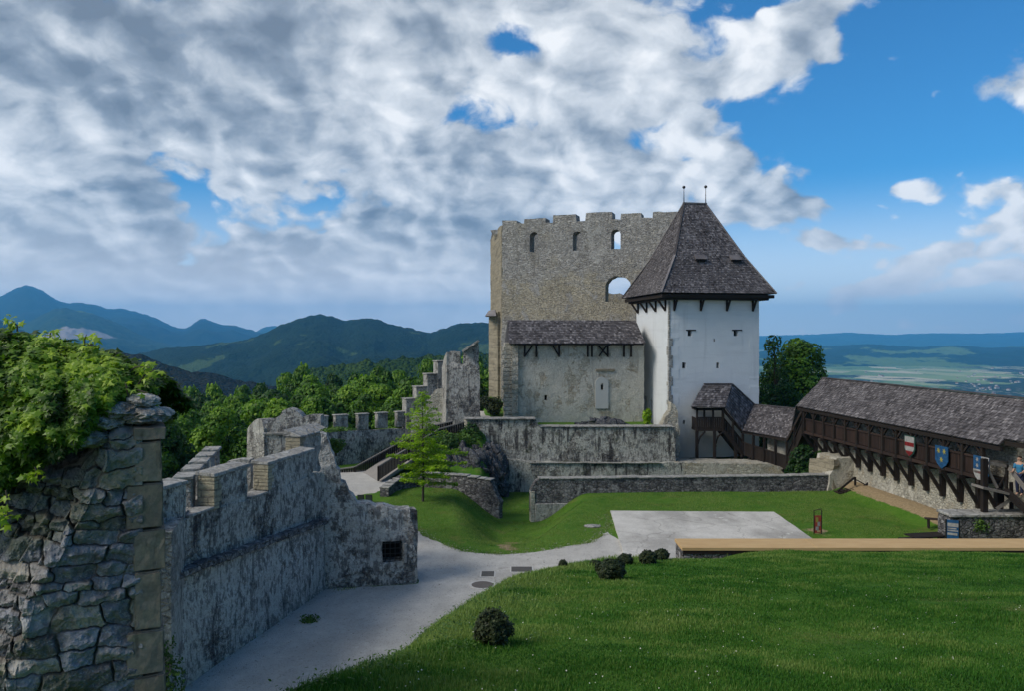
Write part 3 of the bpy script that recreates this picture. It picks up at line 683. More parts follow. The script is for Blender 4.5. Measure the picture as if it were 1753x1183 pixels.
# ------------------------------------------------------------------ far houses in the valley
def far_house(loc, rot, sc, wallc, idx):
    o = empty('house', loc, HL[idx % len(HL)], 'house', 'houses of the valley town')
    w, l, h = 5*sc, 8*sc, 5.5*sc
    d = (math.cos(rot), math.sin(rot)); n = (-d[1], d[0])
    mb = MB(idx); mb.obox(loc, d, n, -l, l, -w, w, loc[2], loc[2]+h)
    mb.build('wall', wallc, o)
    rf = MB(idx); P = lambda a, b, z: (loc[0]+d[0]*a+n[0]*b, loc[1]+d[1]*a+n[1]*b, loc[2]+z)
    rf.face([P(-l-.5, -w-.5, h), P(l+.5, -w-.5, h), P(l+.5, 0, h+3.6*sc), P(-l-.5, 0, h+3.6*sc)]); rf.face([P(l+.5, w+.5, h), P(-l-.5, w+.5, h), P(-l-.5, 0, h+3.6*sc), P(l+.5, 0, h+3.6*sc)])
    rf.face([P(-l-.5, -w-.5, h), P(-l-.5, 0, h+3.6*sc), P(-l-.5, w+.5, h)]); rf.face([P(l+.5, w+.5, h), P(l+.5, 0, h+3.6*sc), P(l+.5, -w-.5, h)])
    rf.build('roof', M['far_roof'] if idx % 3 else M['far_roof_grey'], o)
HL = ['tiny pale house with a gabled roof in the valley fields beyond the covered walkway']
M['far_roof'] = plain('far_red_roof', (.16, .07, .05), .8); M['far_roof_grey'] = plain('far_grey_roof', (.12, .115, .12), .8); M['far_wall'] = plain('far_white_wall', (.42, .41, .39), .8)
_r = random.Random(8)
for i in range(70):
    c = _r.choice([(1500, 648, 50), (1640, 655, 40), (1680, 640, 45), (1720, 668, 28), (1690, 670, 40), (1600, 636, 60), (1740, 650, 30), (1470, 662, 20)])
    px = c[0]+_r.gauss(0, c[2]); py = c[1]+_r.gauss(0, 7)
    if px < 1440 or px > 1790 or py < 628: continue
    D = (CZ+170)*F/(py-HY); far_house((atx(px, D), D, -170), _r.uniform(0, 3.1), _r.uniform(.45, .9), M['far_wall'], i)
# ------------------------------------------------------------------ shingled surfaces
def shingle_patch(mb, a, b, c, d, cw=.17, ch=.26, lift=.035, flare=0.):
    """a-b lower edge, d-c upper edge; overlapping thin wooden shingles laid in courses"""
    a, b, c, d = map(Vector, (a, b, c, d)); r = mb.r
    rows = max(2, int(((d-a).length+(c-b).length)/2/ch))
    nrm = (b-a).cross(d-a); nrm = nrm.normalized() if nrm.length > 1e-6 else ((b-a).cross(c-a)).normalized()
    if nrm.z < 0: nrm = -nrm
    sag = lambda t: -nrm*flare*4*t*(1-t)
    mb.face([a+sag(0)-nrm*.03, b-nrm*.03, c-nrm*.03, d-nrm*.03], .3)
    for j in range(rows):
        t0 = j/rows; t1 = min(1., (j+1.25)/rows)
        L0, R0 = a.lerp(d, t0)+sag(t0), b.lerp(c, t0)+sag(t0); L1, R1 = a.lerp(d, t1)+sag(t1), b.lerp(c, t1)+sag(t1)
        w = (R0-L0).length; n = max(1, int(w/cw)); off = r.random()*.6
        for i in range(-1, n+1):
            s0 = max(0, (i+off)/n); s1 = min(1, (i+1+off-.06)/n)
            if s1-s0 < .02/n: continue
            l = lift*r.uniform(.5, 1.6); sh = r.uniform(-.05, .04)*(t1-t0)*rows
            dn = (d-a).normalized()*sh*ch
            p0 = L0.lerp(R0, s0)+nrm*l-dn; p1 = L0.lerp(R0, s1)+nrm*l*r.uniform(.7, 1.2)-dn; p2 = L1.lerp(R1, s1)+nrm*.006; p3 = L1.lerp(R1, s0)+nrm*.006
            t = min(1, max(0, r.gauss(.42, .19))); t = r.uniform(.8, 1) if r.random() < .05 else t
            k = len(mb.v); mb.v += [tuple(p) for p in (p0, p1, p2, p3, p0-nrm*l*1.05, p1-nrm*l*1.05)]
            mb.f += [(k, k+1, k+2, k+3), (k+4, k+5, k+1, k)]; mb.t += [t, t*.5]

def wall_run(name, mat, label, cat, P, Q, z0, tops, thick, group=None, parent=None, **kw):
    """wall from P to Q; tops: list of (s along, z)"""
    P = Vector((P[0], P[1], 0)); Q = Vector((Q[0], Q[1], 0)); L = (Q-P).length; d = (Q-P)/L
    ol = [(0, z0), (L, z0)]+[(s if s >= 0 else L+s, z) for s, z in tops]
    o = slab(name, mat, ol, (P.x, P.y), (d.x, d.y), thick, parent, origin=(P.x, P.y, z0) if parent is None else None, **kw)
    if parent is None: tag(o, label, cat, group)
    return o

# ---------- near crenellated wall on the left of the road
A0 = Vector((-9.7, 18.6, 0)); A1 = Vector((-7.2, 29.7, 0)); dA = (A1-A0).normalized(); LA = (A1-A0).length
tA = empty('crenellated_wall', (A0.x, A0.y, 0), 'dark streaked stone wall with tall merlons along the left side of the gravel road', 'castle wall')
def sA(px):            # distance along the wall seen at photo column px
    k = (px-CX)/F; return (k*A0.y-A0.x)/(dA.x-k*dA.y)
ZS = lambda s: 3.30-.062*s          # height of the string course along the wall
slab('wall', M['dark_lower'], [(0, -.4), (LA, -.4), (LA, ZS(LA)), (0, ZS(0))], (A0.x+.10*dA.y, A0.y-.10*dA.x), (dA.x, dA.y), .95, tA, rough=.06, seed=2, step=.4, batter=lambda s, z: .04*np.clip(2.5-z, 0, 3))
slab('parapet', M['dark_wall'], [(0, ZS(0)-.3), (LA, ZS(LA)-.3), (LA, 4.45), (sA(492), 4.4), (sA(457), 4.35), (sA(425), 4.4), (sA(365), 4.5), (sA(318), 4.5), (0, 4.62)], (A0.x, A0.y), (dA.x, dA.y), .85, tA, rough=.05, seed=3, step=.4)
def merlon(parent, P, d, s0, s1, z0, z1, th, off, mat, seed, slope=.12, bmat=None):
    # body + slightly sloping coping slab, end faces of dressed stone
    n = Vector((d.y, -d.x, 0))
    o = slab('merlon', mat, [(s0, z0), (s1, z0), (s1, z1), (s0, z1)], (P.x+n.x*off, P.y+n.y*off), (d.x, d.y), th, parent, rough=.035, seed=seed, step=.35, jag=.035, jstep=.3)
    return o
nA = Vector((dA.y, -dA.x, 0))
for k, (a, b, zt) in enumerate([(0, sA(318), 5.50), (sA(366), sA(425), 5.46), (sA(458), sA(537), 5.33)]):
    merlon(tA, A0, dA, a, b, 4.2, zt, .52, -.012, M['dark_wall'], 20+k)
    q = MB(60+k)
    z = 4.47
    while z < zt-.05:            # dressed quoins on the end that faces the hill
        h_ = min(q.r.uniform(.16, .24), zt-z-.01); w_ = q.r.choice((.22, .34))
        q.obox(A0, dA, nA, a-.035, a+w_, -.50, .045, z, z+h_-.012); z += h_
    if k: q.build('quoin_stones', M['quoin'], tA, bevel=.012)
    c = MB(80+k); P = lambda s, b_, z_: A0+dA*s+nA*b_+Vector((0, 0, z_))
    s = a-.05
    while s < b+.04:
        e = min(b+.05, s+c.r.uniform(.5, .9)); dz = c.r.uniform(-.012, .012)
        c.hexa([P(s, -.60, zt+dz), P(e-.012, -.60, zt+dz), P(e-.012, .07, zt-.04+dz), P(s, .07, zt-.04+dz), P(s, -.57, zt+.11+dz), P(e-.012, -.57, zt+.11+dz), P(e-.012, .05, zt+.06+dz), P(s, .05, zt+.06+dz)]); s = e
    c.build('coping', M['sill'], tA, bevel=.012)
cr = MB(90)
for a, b, z in [(sA(318)+.06, sA(366)-.05, 4.5), (sA(425)+.06, sA(458)-.05, 4.38), (sA(537)+.05, LA-.3, 4.40)]:
    cr.obox(A0, dA, nA, a, b, -.55, .06, z, z+.07)
cr.build('crenel_slab', M['sill'], tA, bevel=.015)
# string course where the parapet is set back
sc_ = MB(91); s = 0
while s < LA-.05:
    e = min(LA-.03, s+sc_.r.uniform(.5, 1.0)); zz = ZS(s)+.06
    sc_.obox(A0, dA, nA, s, e-.01, -.1, .33+sc_.r.uniform(-.02, .02), zz-.16, zz+.02+sc_.r.uniform(-.02, .02)); s = e
sc_.build('string_course', M['low_wall'], tA, bevel=.02)
# outer parapet on the valley side of the wall walk
tO = empty('outer_parapet', (-9.3, 22.5, 2), 'low parapet whose five stepped merlons show behind the nearest crenellated wall', 'parapet')
O0 = Vector((-9.25, 22.7, 0)); O1 = Vector((-11.0, 30, 0)); dO = (O1-O0).normalized()
LO = (O1-O0).length
slab('wall', M['grey_wall'], [(-3, 1), (LO, 1), (LO, 4.6), (-3, 4.6)], (O0.x, O0.y), (dO.x, dO.y), .5, tO, rough=.03, seed=33)
for k in range(5):
    s = .15+k*1.42; q = MB(100+k); nO = Vector((dO.y, -dO.x, 0))
    q.obox(O0, dO, nO, s, s+.78, -.47, .0, 4.55, 5.38); q.build('merlon', M['grey_wall'], tO, bevel=.03)
    q = MB(110+k); q.obox(O0, dO, nO, s-.05, s+.83, -.52, .06, 5.383, 5.48); q.build('coping', M['sill'], tO, bevel=.02)
# ---------- short cross wall
def xy(px, D): return (atx(px, D), D)
wall_run('cross_wall', M['grey_wall'], 'short low wall between the stepped merlons and the curved gable wall', 'wall', xy(388, 30.5), xy(428, 30.5), 1, [(-.01, atz(787, 30.5)), (0, atz(790, 30.5))], .5, seed=35)

# ---------- gable walls with curved tops
tG = empty('gabled_wall', (atx(450, 35), 35, 1), 'grey wall with a wavy curved top and rounded hump behind the tall pier', 'castle wall')
D_ = 35.0; f = lambda px, py: (atx(px, D_)-atx(451, D_), atz(py, D_))
slab('wall', M['dark_wall'], [f(451, 900), f(552, 900), f(548, 712), f(530, 712), f(518, 715), f(512, 708), f(504, 702), f(494, 700), f(484, 703), f(479, 712), f(470, 717), f(458, 725), f(451, 736)],
     (atx(451, D_), D_), (1, .03), .7, tG, rough=.04, jag=.02, seed=41)
lg = MB(42); lg.box(atx(451, D_)-.02, atx(492, D_), D_-.10, D_+.1, atz(745, D_), atz(741, D_)); lg.build('ledge', M['sill'], tG, bevel=.02)
tS = empty('curved_side_wall', (atx(424, 34), 33, 1), 'pale lit wall with a rounded top left of the wavy gable wall', 'castle wall')
sdv = Vector((atx(452, 34.9)-atx(423, 36.6), 34.9-36.6)); Ls = sdv.length; sdv /= Ls
slab('wall', M['grey_wall'], [(0, -4), (Ls, -4), (Ls, 5.45), (Ls*.85, 5.85), (Ls*.62, 5.82), (Ls*.3, 5.6), (0, 5.25)], (atx(423, 36.6), 36.6), tuple(sdv), .6, tS, rough=.03, jag=.02, seed=43)
# ---------- tall pier
tP = empty('tall_pier', (atx(494, 30.9), 30.9, 1), 'thick square stone pier with a pale slab top beside the nearest merlons', 'pier')
J0 = Vector((atx(513, 30.6), 30.6, 0)); pz = 5.62
slab('wall', M['grey_wall'], [(0, 1), (2.5, 1), (2.5, pz-.12), (0, pz)], (J0.x, J0.y), (dA.x, dA.y), .56, tP, rough=.03, jag=.03, seed=45)
q = MB(46); z = 3.6
while z < pz-.1: h_ = min(q.r.uniform(.15, .24), pz-.02-z); q.obox(J0, dA, nA, -.05, q.r.choice((.22, .40)), -.58, .05, z, z+h_-.012); z += h_
q.build('quoin_stones', M['quoin'], tP, bevel=.012)
q = MB(47); P = lambda s, b_, z_: J0+dA*s+nA*b_+Vector((0, 0, z_))
s = -.08
while s < 2.5:
    e = min(2.55, s+q.r.uniform(.5, .8)); q.hexa([P(s, -.68, pz+.02), P(e-.012, -.68, pz), P(e-.012, .09, pz-.05), P(s, .09, pz), P(s, -.62, pz+.30), P(e-.012, -.62, pz+.28), P(e-.012, .07, pz+.03), P(s, .07, pz+.06)]); s = e
q.build('coping', M['sill'], tP, bevel=.02)

# ---------- ruined outbuilding with the barred window beside the road
tB = empty('ruined_outbuilding', (-7.2, 29.72, 0), 'ruined stone outbuilding with a jagged sloping top and a barred window beside the road', 'ruin')
B0 = Vector((-7.22, 29.72, 0)); B1 = Vector((-3.62, 30.45, 0)); dB = (B1-B0).normalized(); LB = (B1-B0).length
def fB(px, py):
    k = (px-CX)/F; s = (k*B0.y-B0.x)/(dB.x-k*dB.y); D = B0.y+dB.y*s; return (s, atz(py, D))
zt_ = lambda px, py: fB(px, py)
wx0, wz0 = fB(655, 964); wx1, wz1 = fB(689, 926)
win = [(wx0, wz0), (wx1, wz0), (wx1, wz1), (wx0, wz1)]
slab('wall', M['dark_lower'], [(-.02, -.3), (LB, -.3), fB(715, 985), fB(711, 940), fB(708, 900), fB(700, 874), fB(655, 868), fB(612, 864), fB(604, 850), fB(597, 846), fB(592, 830), fB(585, 826), fB(580, 806), fB(575, 802), fB(571, 780), fB(566, 772), fB(562, 752), fB(558, 746), (-.02, atz(742, 29.7))],
     (B0.x, B0.y), (dB.x, dB.y), .75, tB, holes=[win], rough=.13, jag=.06, seed=51, step=.28, jstep=.22, nfreq=1.6)
# roof slab / rubble top going back
nB = Vector((dB.y, -dB.x, 0))
gx, gy = np.meshgrid(np.linspace(.8, LB-.05, 40), np.linspace(-.3, -1.55, 16), indexing='ij')
tz = 2.84+.07*fbm(gx*2, gy*2, 4, 7)*2-.14*np.abs(gy)
top = grid_mesh('roof_top', B0.x+dB.x*gx+nB.x*gy, B0.y+dB.y*gx+nB.y*gy, tz); finish('rubble_roof', top, M['dark_wall'], tB)
slab('side_wall', M['dark_wall'], [(0, -.3), (1.5, -.3), (1.5, 2.45), (.8, 2.65), (0, 2.8)], (B1.x-dB.x*.05, B1.y+.1), (-nB.x, -nB.y), .6, tB, rough=.10, jag=.06, seed=52, step=.3)
wp = lambda s, z, o=0.: B0+dB*s+nB*o+Vector((0, 0, z))
q = MB(53); q.obox(B0, dB, nB, wx0-.1, wx1+.1, -.72, -.70, wz0-.1, wz1+.1); q.build('window_recess', M['void'], tB)
q = MB(54)
for i in range(4): s = wx0+(wx1-wx0)*(i+.5)/4; q.beam(wp(s, wz0-.05, -.05), wp(s, wz1+.05, -.05), .028, .028)
for i in range(4): z = wz0+(wz1-wz0)*(i+.5)/4; q.beam(wp(wx0-.05, z, -.075), wp(wx1+.05, z, -.075), .028, .028)
q.build('window_grille', M['iron'], tB)
q = MB(55); q.obox(B0, dB, nB, wx1+.05, wx1+.16, -.1, .14, wz0-.02, wz1-.1); q.build('window_jamb', M['sill'], tB, bevel=.01)

# ---------- far crenellated wall and its steps
tW = empty('far_crenellated_wall', (-14.5, 57, 0), 'crenellated wall in front of the forest with four merlons and rising steps beside the wooden ramp', 'castle wall')
W0 = Vector((-14.9, 57.2, 0)); W1 = Vector((-7.9, 62, 0)); dW = (W1-W0).normalized(); LW = (W1-W0).length; nW = Vector((dW.y, -dW.x, 0))
def fW(px, py):
    k = (px-CX)/F; s = (k*W0.y-W0.x)/(dW.x-k*dW.y); D = W0.y+dW.y*s; return (s, atz(py, D))
slab('wall', M['dark_wall'], [(-3, -1), (LW+.2, -1), (LW+.2, fW(698, 735)[1]), fW(640, 737), fW(578, 739), (-3, fW(550, 740)[1])], (W0.x, W0.y), (dW.x, dW.y), .5, tW, rough=.04, seed=61, batter=lambda s, z: np.where(z < 2.2, .1, 0))
for k, (a, b, y) in enumerate([(536, 562, 715), (566, 596, 713), (605, 631, 711), (638, 664, 709), (672, 699, 707)]):
    s0, zt = fW(a+8, y); s1, _ = fW(b, y)
    q = MB(120+k); q.obox(W0, dW, nW, s0, s1, -.48, .03, 2.5, zt); q.build('merlon', M['grey_wall'], tW, bevel=.04)
    q = MB(130+k); q.obox(W0, dW, nW, s0-.05, s1+.05, -.56, .08, zt+.003, zt+.09); q.build('coping', M['sill'], tW, bevel=.02)
# steps climbing to the pier
K0 = Vector((-8.6, 61.9, 0))
for k, (a, b, y) in enumerate([(686, 714, 685), (704, 732, 664), (722, 750, 642), (740, 772, 620)]):
    D = 61.4+k*.3; O_ = Vector((atx(a+9, D), D, 0)); d_ = Vector((.90, .43, 0)); n_ = Vector((.43, -.90, 0)); w_ = (b-a-9)/F*D*1.02
    q = MB(140+k); q.obox(O_, d_, n_, 0, w_, -1.0, 0, 0, atz(y, D)); q.build('step_merlon', M['grey_wall'], tW, bevel=.04)
    q = MB(150+k); q.obox(O_, d_, n_, -.05, w_+.05, -1.05, .06, atz(y, D)+.003, atz(y, D)+.10); q.build('coping', M['sill'], tW, bevel=.02)
slab('stair_wall', M['light_rubble'], [(atx(700, 60.7), 0), (atx(775, 60.7), 0), (atx(775, 60.7), atz(660, 60.7)), (atx(745, 60.7), atz(668, 60.7)), (atx(728, 60.7), atz(690, 60.7)), (atx(705, 60.7), atz(712, 60.7))], (0, 60.7), (1, 0), .6, tW, rough=.05, seed=63)
# ---------- tall broken pier
tK = empty('broken_pier', (atx(768, 60), 60, 2), 'tall grey stone pier with a broken pointed top and dark streaks above the wooden ramp', 'pier')
D_ = 59.6; f = lambda px, py: (atx(px, D_)-atx(769, D_), atz(py, D_))
slab('wall', M['dark_wall'], [f(769, 760), f(822, 760), f(821, 640), f(819, 590), f(817, 584), f(810, 590), f(800, 596), f(793, 601), f(792, 624), f(788, 624), f(788, 603), f(770, 602), f(769, 640)], (atx(769, D_), D_), (1, .06), 1.5, tK, rough=.05, jag=.03, seed=65, batter=lambda s, z: np.where(z < atz(629, D_), .12, 0))
slab('side_face', M['grey_wall'], [(0, 1), (1.38, 1), (1.38, atz(603, 59.6)), (.7, atz(612, 59.6)), (0, atz(630, 60))], (atx(756.5, 60.9), 60.9), (.33, -.944), .5, tK, rough=.04, jag=.04, seed=66)
q = MB(67); q.beam((atx(792, 59.4), 59.3, atz(602, 59.4)), (atx(820, 59.4), 59.3, atz(583, 59.4)), .9, .16, up=(0, 0, 1)); q.build('coping', M['sill'], tK, bevel=.02)

# ---------- retaining wall of the upper terrace with its moat face
tC = empty('retaining_wall', (-3.4, 58, -1.7), 'long two-stage retaining wall with dark rain streaks below the chapel and palace', 'castle wall')
X0 = atx(801, 57.6)
slab('wall', M['yard_wall'], [(0, -2.2), (15.2, -2.2), (15.2, 2.92), (5.2, 2.92), (5.0, 3.45), (0, 3.55)], (X0, 57.6), (1, .012), .9, tC, rough=.07, seed=71)
slab('wall', M['yard_wall'], [(0, -2.2), (15.5, -2.2), (15.5, .38), (6, .40), (3, .5), (1.2, .7), (0, 0)], (atx(835, 57), 57.0), (1, .012), .62, tC, rough=.06, jag=.04, seed=72)
slab('side_face', M['light_rubble'], [(0, .5), (1.2, .5), (1.2, 3.5), (0, 3.5)], (X0-.35, 58.7), (.28, -.96), .35, tC, rough=.03, seed=73)
cp = MB(74)
def coping_line(mb, x0, x1, y0, y1, z, t, w=.7):
    x = x0
    while x < x1:
        e = min(x1, x+w*mb.r.uniform(.7, 1.3)); dz = mb.r.uniform(-.012, .012); mb.box(x, e-.012, y0+mb.r.uniform(-.015, .015), y1, z+dz, z+t+dz); x = e
coping_line(cp, X0-.3, X0+4.95, 57.48, 58.7, 3.50, .08); coping_line(cp, X0+5.2, X0+14.9, 57.60, 58.7, 2.93, .08)
cp.build('coping', M['sill'], tC, bevel=.015)
lc = MB(75); coping_line(lc, atx(905, 57), atx(1125, 57)+.3, 56.93, 57.3, .39, .05); lc.build('ledge', M['sill'], tC, bevel=.01)
# tower plinth wall running on to the right
wall_run('tower_plinth', M['light_rubble'], 'pale tan rubble plinth wall at the foot of the white tower', 'wall', (11.6, 57.2), (20.9, 56.6), -2.2, [(-.01, -.9), (-.6, -.4), (-1.6, .15), (7.0, .36), (0, .40)], 2.2, seed=76)
slab('buttress', M['light_rubble'], [(0, .3), (1.5, .3), (1.45, 3.4), (1.2, 4.4), (.95, 4.6), (.8, 4.0), (.45, 3.5), (.3, 3.0), (.1, 2.6), (0, 2)], (11.0, 58.9), (1, 0), 1.2, tC, rough=.12, jag=.12, seed=77, step=.25)

# ---------- low walls of the courtyard
tE = empty('low_courtyard_wall', (1.0, 47.5, 0), 'long low dark rubble wall with a stepped pale end, running right to the curtain wall', 'wall')
E0 = Vector((atx(908, 47.6), 47.6, 0)); E1 = Vector((atx(1424, 49.3), 49.3, 0)); dE = (E1-E0).normalized(); LE = (E1-E0).length; nE = Vector((dE.y, -dE.x, 0))
slab('wall', M['low_wall'], [(0, -2.4), (LE, -1), (LE, .85), (LE*.6, .84), (.6, .93), (.35, .8), (0, .25)], (E0.x, E0.y), (dE.x, dE.y), .55, tE, rough=.05, seed=81, step=.4)
q = MB(82); q.obox(E0, dE, nE, 0, .28, -.6, .05, -2.2, .20); q.build('end_pier', M['light_rubble'], tE, bevel=.03)
q = MB(79); q.obox(E0, dE, nE, .29, 2.4, -.5, .085, -2.2, -.55); q.build('plaster_base', M['grey_wall'], tE, bevel=.03)
q = MB(83); s = .5
while s < LE: e = min(LE, s+q.r.uniform(.4, .9)); z = .93+(.86-.93)*min(1, s/LE*1.6)+q.r.uniform(-.02, .02); q.obox(E0, dE, nE, s, e-.01, -.62, .06, z-.02, z+.06); s = e
q.build('coping', M['sill'], tE, bevel=.02)
tF = empty('low_ditch_wall', (-7, 49, 0), 'low dark rubble wall sloping from the ramp foot to the grassy ditch', 'wall')
pts = [(-7.35, 46.8), (-7.05, 49.0), (-6.2, 50.1), (-3.6, 49.4), (-.75, 48.2)]
for k, (p, q_) in enumerate(zip(pts, pts[1:])):
    d = Vector((q_[0]-p[0], q_[1]-p[1])); L = d.length; d /= L
    za, zb = [(.55, .65), (.65, .82), (.84, .88), (.88, .62)][k]
    slab('wall', M['low_wall'], [(0, -2.3 if k == 3 else -1), (L, -2.4 if k == 3 else -1), (L, -.6 if k == 3 else zb), (L-.35, .1 if k == 3 else zb), (L-.6, zb), (0, za)], p, tuple(d), .5, tF, rough=.05, seed=85+k, step=.4)
    q = MB(88+k); s = 0; dd = Vector((d.x, d.y, 0)); nn = Vector((d.y, -d.x, 0)); l_ = L-.55 if k == 3 else L
    while s < l_: e = min(l_, s+q.r.uniform(.4, .8)); z = za+(zb-za)*s/L+q.r.uniform(-.02, .02); q.obox(p, dd, nn, s, e-.01, -.56, .06, z-.03, z+.05); s = e
    q.build('coping', M['sill'], tF, bevel=.02)

# ---------- rocks
def rock(name, c, s, seed, label, n=48, mat='rock', amp=.35, parent=None):
    th, ph = np.meshgrid(np.linspace(0, 2*np.pi, n*2), np.linspace(.001, np.pi-.001, n), indexing='ij')
    x = np.sin(ph)*np.cos(th); y = np.sin(ph)*np.sin(th); z = np.cos(ph)
    r = 1+amp*(2*np.abs(fbm(x*2.2+5+z*1.7, y*2.2+3-z, 5, seed))*2-.3)+amp*.6*fbm(x*1.3+z, y*1.3+9+z*.6, 3, seed+3)
    r = r-.25*np.maximum(0, fbm(x*3+z*2, y*3+z, 2, seed+7))
    me = grid_mesh(name, c[0]+x*r*s[0], c[1]+y*r*s[1], c[2]+z*r*s[2])
    o = finish(name, me, M[mat], parent, c if parent is None else None)
    if parent is None: tag(o, label, 'rock')
    return o
rock('rock_outcrop', (atx(826, 55.6), 55.6, -.4), (1.9, 1.6, 2.6), 3, 'dark blue-grey rock outcrop between the ramp and the retaining wall', amp=.45)
rock('rock_outcrop', (atx(775, 56.5), 57.2, .2), (1.9, 1.3, 2.0), 7, 'overgrown brown rock under the wooden ramp', amp=.45)
rock('rock_outcrop', (atx(1030, 60.2), 60.5, 2.45), (2.1, .7, .75), 12, 'low dark rock ledge against the foot of the chapel wall', amp=.4)

# ---------- chapel range with shingled roof
tH = empty('chapel', (atx(872, 63), 62, 2.7), 'low stone chapel range with a shingled roof against the ruined palace', 'building')
C0 = Vector((atx(876, 62.5), 62.5, 0)); C1 = Vector((atx(1099, 63.2), 63.4, 0)); dC = (C1-C0).normalized(); LC = (C1-C0).length; nC = Vector((dC.y, -dC.x, 0))
def fC(px, py):
    k = (px-CX)/F; s = (k*C0.y-C0.x)/(dC.x-k*dC.y); return (s, atz(py, C0.y+dC.y*s))
def archpts(x0, x1, z0, zs, n=8):
    r = (x1-x0)/2; return [(x0, z0), (x1, z0)]+[((x0+x1)/2+r*math.cos(math.pi*i/n), zs+r*math.sin(math.pi*i/n)) for i in range(n+1)]
a0, z0 = fC(1019, 700); a1, z1 = fC(1041, 655)
sl1 = [fC(932, 686), fC(936.5, 686), fC(936.5, 677), fC(932, 677)]
sl2 = [fC(1028, 668), fC(1032.5, 668), fC(1032.5, 659), fC(1028, 659)]
slab('wall', M['chapel_wall'], [(-.05, 1.8), (LC+.2, 1.8), (LC+.2, 9.2), (0, 9.2)], (C0.x, C0.y), (dC.x, dC.y), .9, tH, holes=[sl1, sl2], rough=.07, jag=.03, seed=91, step=.5)
q = MB(92)
for s_ in (sl1, sl2): q.obox(C0, dC, nC, s_[0][0]-.1, s_[1][0]+.1, -.5, -.45, s_[0][1]-.1, s_[2][1]+.1)
q.build('slit_window', M['void'], tH)
def plate(name, mat, out2, C, d, n, off, th, parent):
    v = [C+d*s+n*off+Vector((0, 0, z)) for s, z in out2]; w = [p-n*th for p in v]; k = len(v); mb = MB(3)
    mb.v = [tuple(p) for p in v+w]; mb.f = [tuple(range(k)), tuple(range(2*k-1, k-1, -1))]+[(i, i+k, (i+1) % k+k, (i+1) % k) for i in range(k)]; mb.t = [.5]*len(mb.f)
    return mb.build(name, mat, parent)
# blocked arched doorway: pale infill split round its slit, arch of worn stones above
az0 = fC(1019, 700)[1]; azs = fC(1019, 657)[1]
for nm, xa, xb, za, zb in [('a', a0, sl2[0][0], az0, azs), ('b', sl2[1][0], a1, az0, azs), ('c', sl2[0][0], sl2[1][0], az0, sl2[0][1])]:
    plate('doorway_infill', M['infill'], [(xa, za), (xb, za), (xb, zb), (xa, zb)], C0, dC, nC, .10 if nm != 'c' else .098, .1, tH)
plate('doorway_infill', M['infill'], [(a0, azs), (a1, azs)]+[((a0+a1)/2+(a1-a0)/2*math.cos(math.pi*i/10), azs+(a1-a0)/2*math.sin(math.pi*i/10)) for i in range(1, 10)], C0, dC, nC, .096, .1, tH)
q = MB(93); q.obox(C0, dC, nC, fC(1020, 636)[0], fC(1052, 636)[0], -.1, .14, fC(1020, 636)[1], fC(1020, 632)[1]); q.build('lintel', M['palace_side'], tH, bevel=.03)
# ragged left end of the wall with its own return
slab('side_wall', M['light_rubble'], [(0, 1.8), (9.5, 1.8), (9.5, 9.0), (0, 9.0)], (C0.x-.62, C0.y+9.2), (.066, -.998), .5, tH, rough=.08, jag=.08, seed=95, step=.5)
q = MB(96)
for z in np.arange(2.0, 8.9, .34): q.obox(C0, dC, nC, -.55-q.r.uniform(0, .25), q.r.uniform(.1, .4), -.5, .10, z, z+.32)
q.build('corner_stones', M['light_rubble'], tH, bevel=.04)
# roof
eL = C0-dC*.25+nC*.75; eR = C1+dC*.15+nC*.75
eL.z = eR.z = atz(588, 61.8); rL = C0-dC*.15-nC*2.2; rR = C1+dC*.05-nC*2.2; rL.z = rR.z = atz(549, 65.2)+.05
mb = MB(97); shingle_patch(mb, eL, eR, rR, rL, .17, .24)
bL = rL-nC*3; bR = rR-nC*3; bL.z = bR.z = eL.z
shingle_patch(mb, bR, bL, rL, rR, .3, .4)
mb.face([eL, rL, bL], .1)
mb.build('roof', M['shingle'], tH)
q = MB(98)
for px, kind in [(898, 0), (918, 1), (957, 3), (1006, 0), (1013, 2), (1040, 1), (1068, 2), (1080, 3)]:
    s, _ = fC(px, 590); P = C0+dC*s+nC*.06
    q.beam(P+Vector((0, 0, 7.95)), P+Vector((0, 0, 9.1)), .14, .14)
    q.beam(P+nC*.6+Vector((0, 0, 8.95)), P+Vector((0, 0, 8.95)), .14, .16)
for a, b in [(898, 911), (957, 946), (1025, 1038), (1040, 1024)]:
    s, _ = fC(a, 590); s2, _ = fC(b, 590); q.beam(C0+dC*s+nC*.09+Vector((0, 0, 8.0)), C0+dC*s2+nC*.10+Vector((0, 0, 8.85)), .11, .11)
s0, _ = fC(880, 590); q.beam(C0+dC*s0+nC*.62+Vector((0, 0, 8.98)), C1+nC*.62+Vector((0, 0, 8.98)), .12, .14)
q.build('eaves_timber', M['timber'], tH)

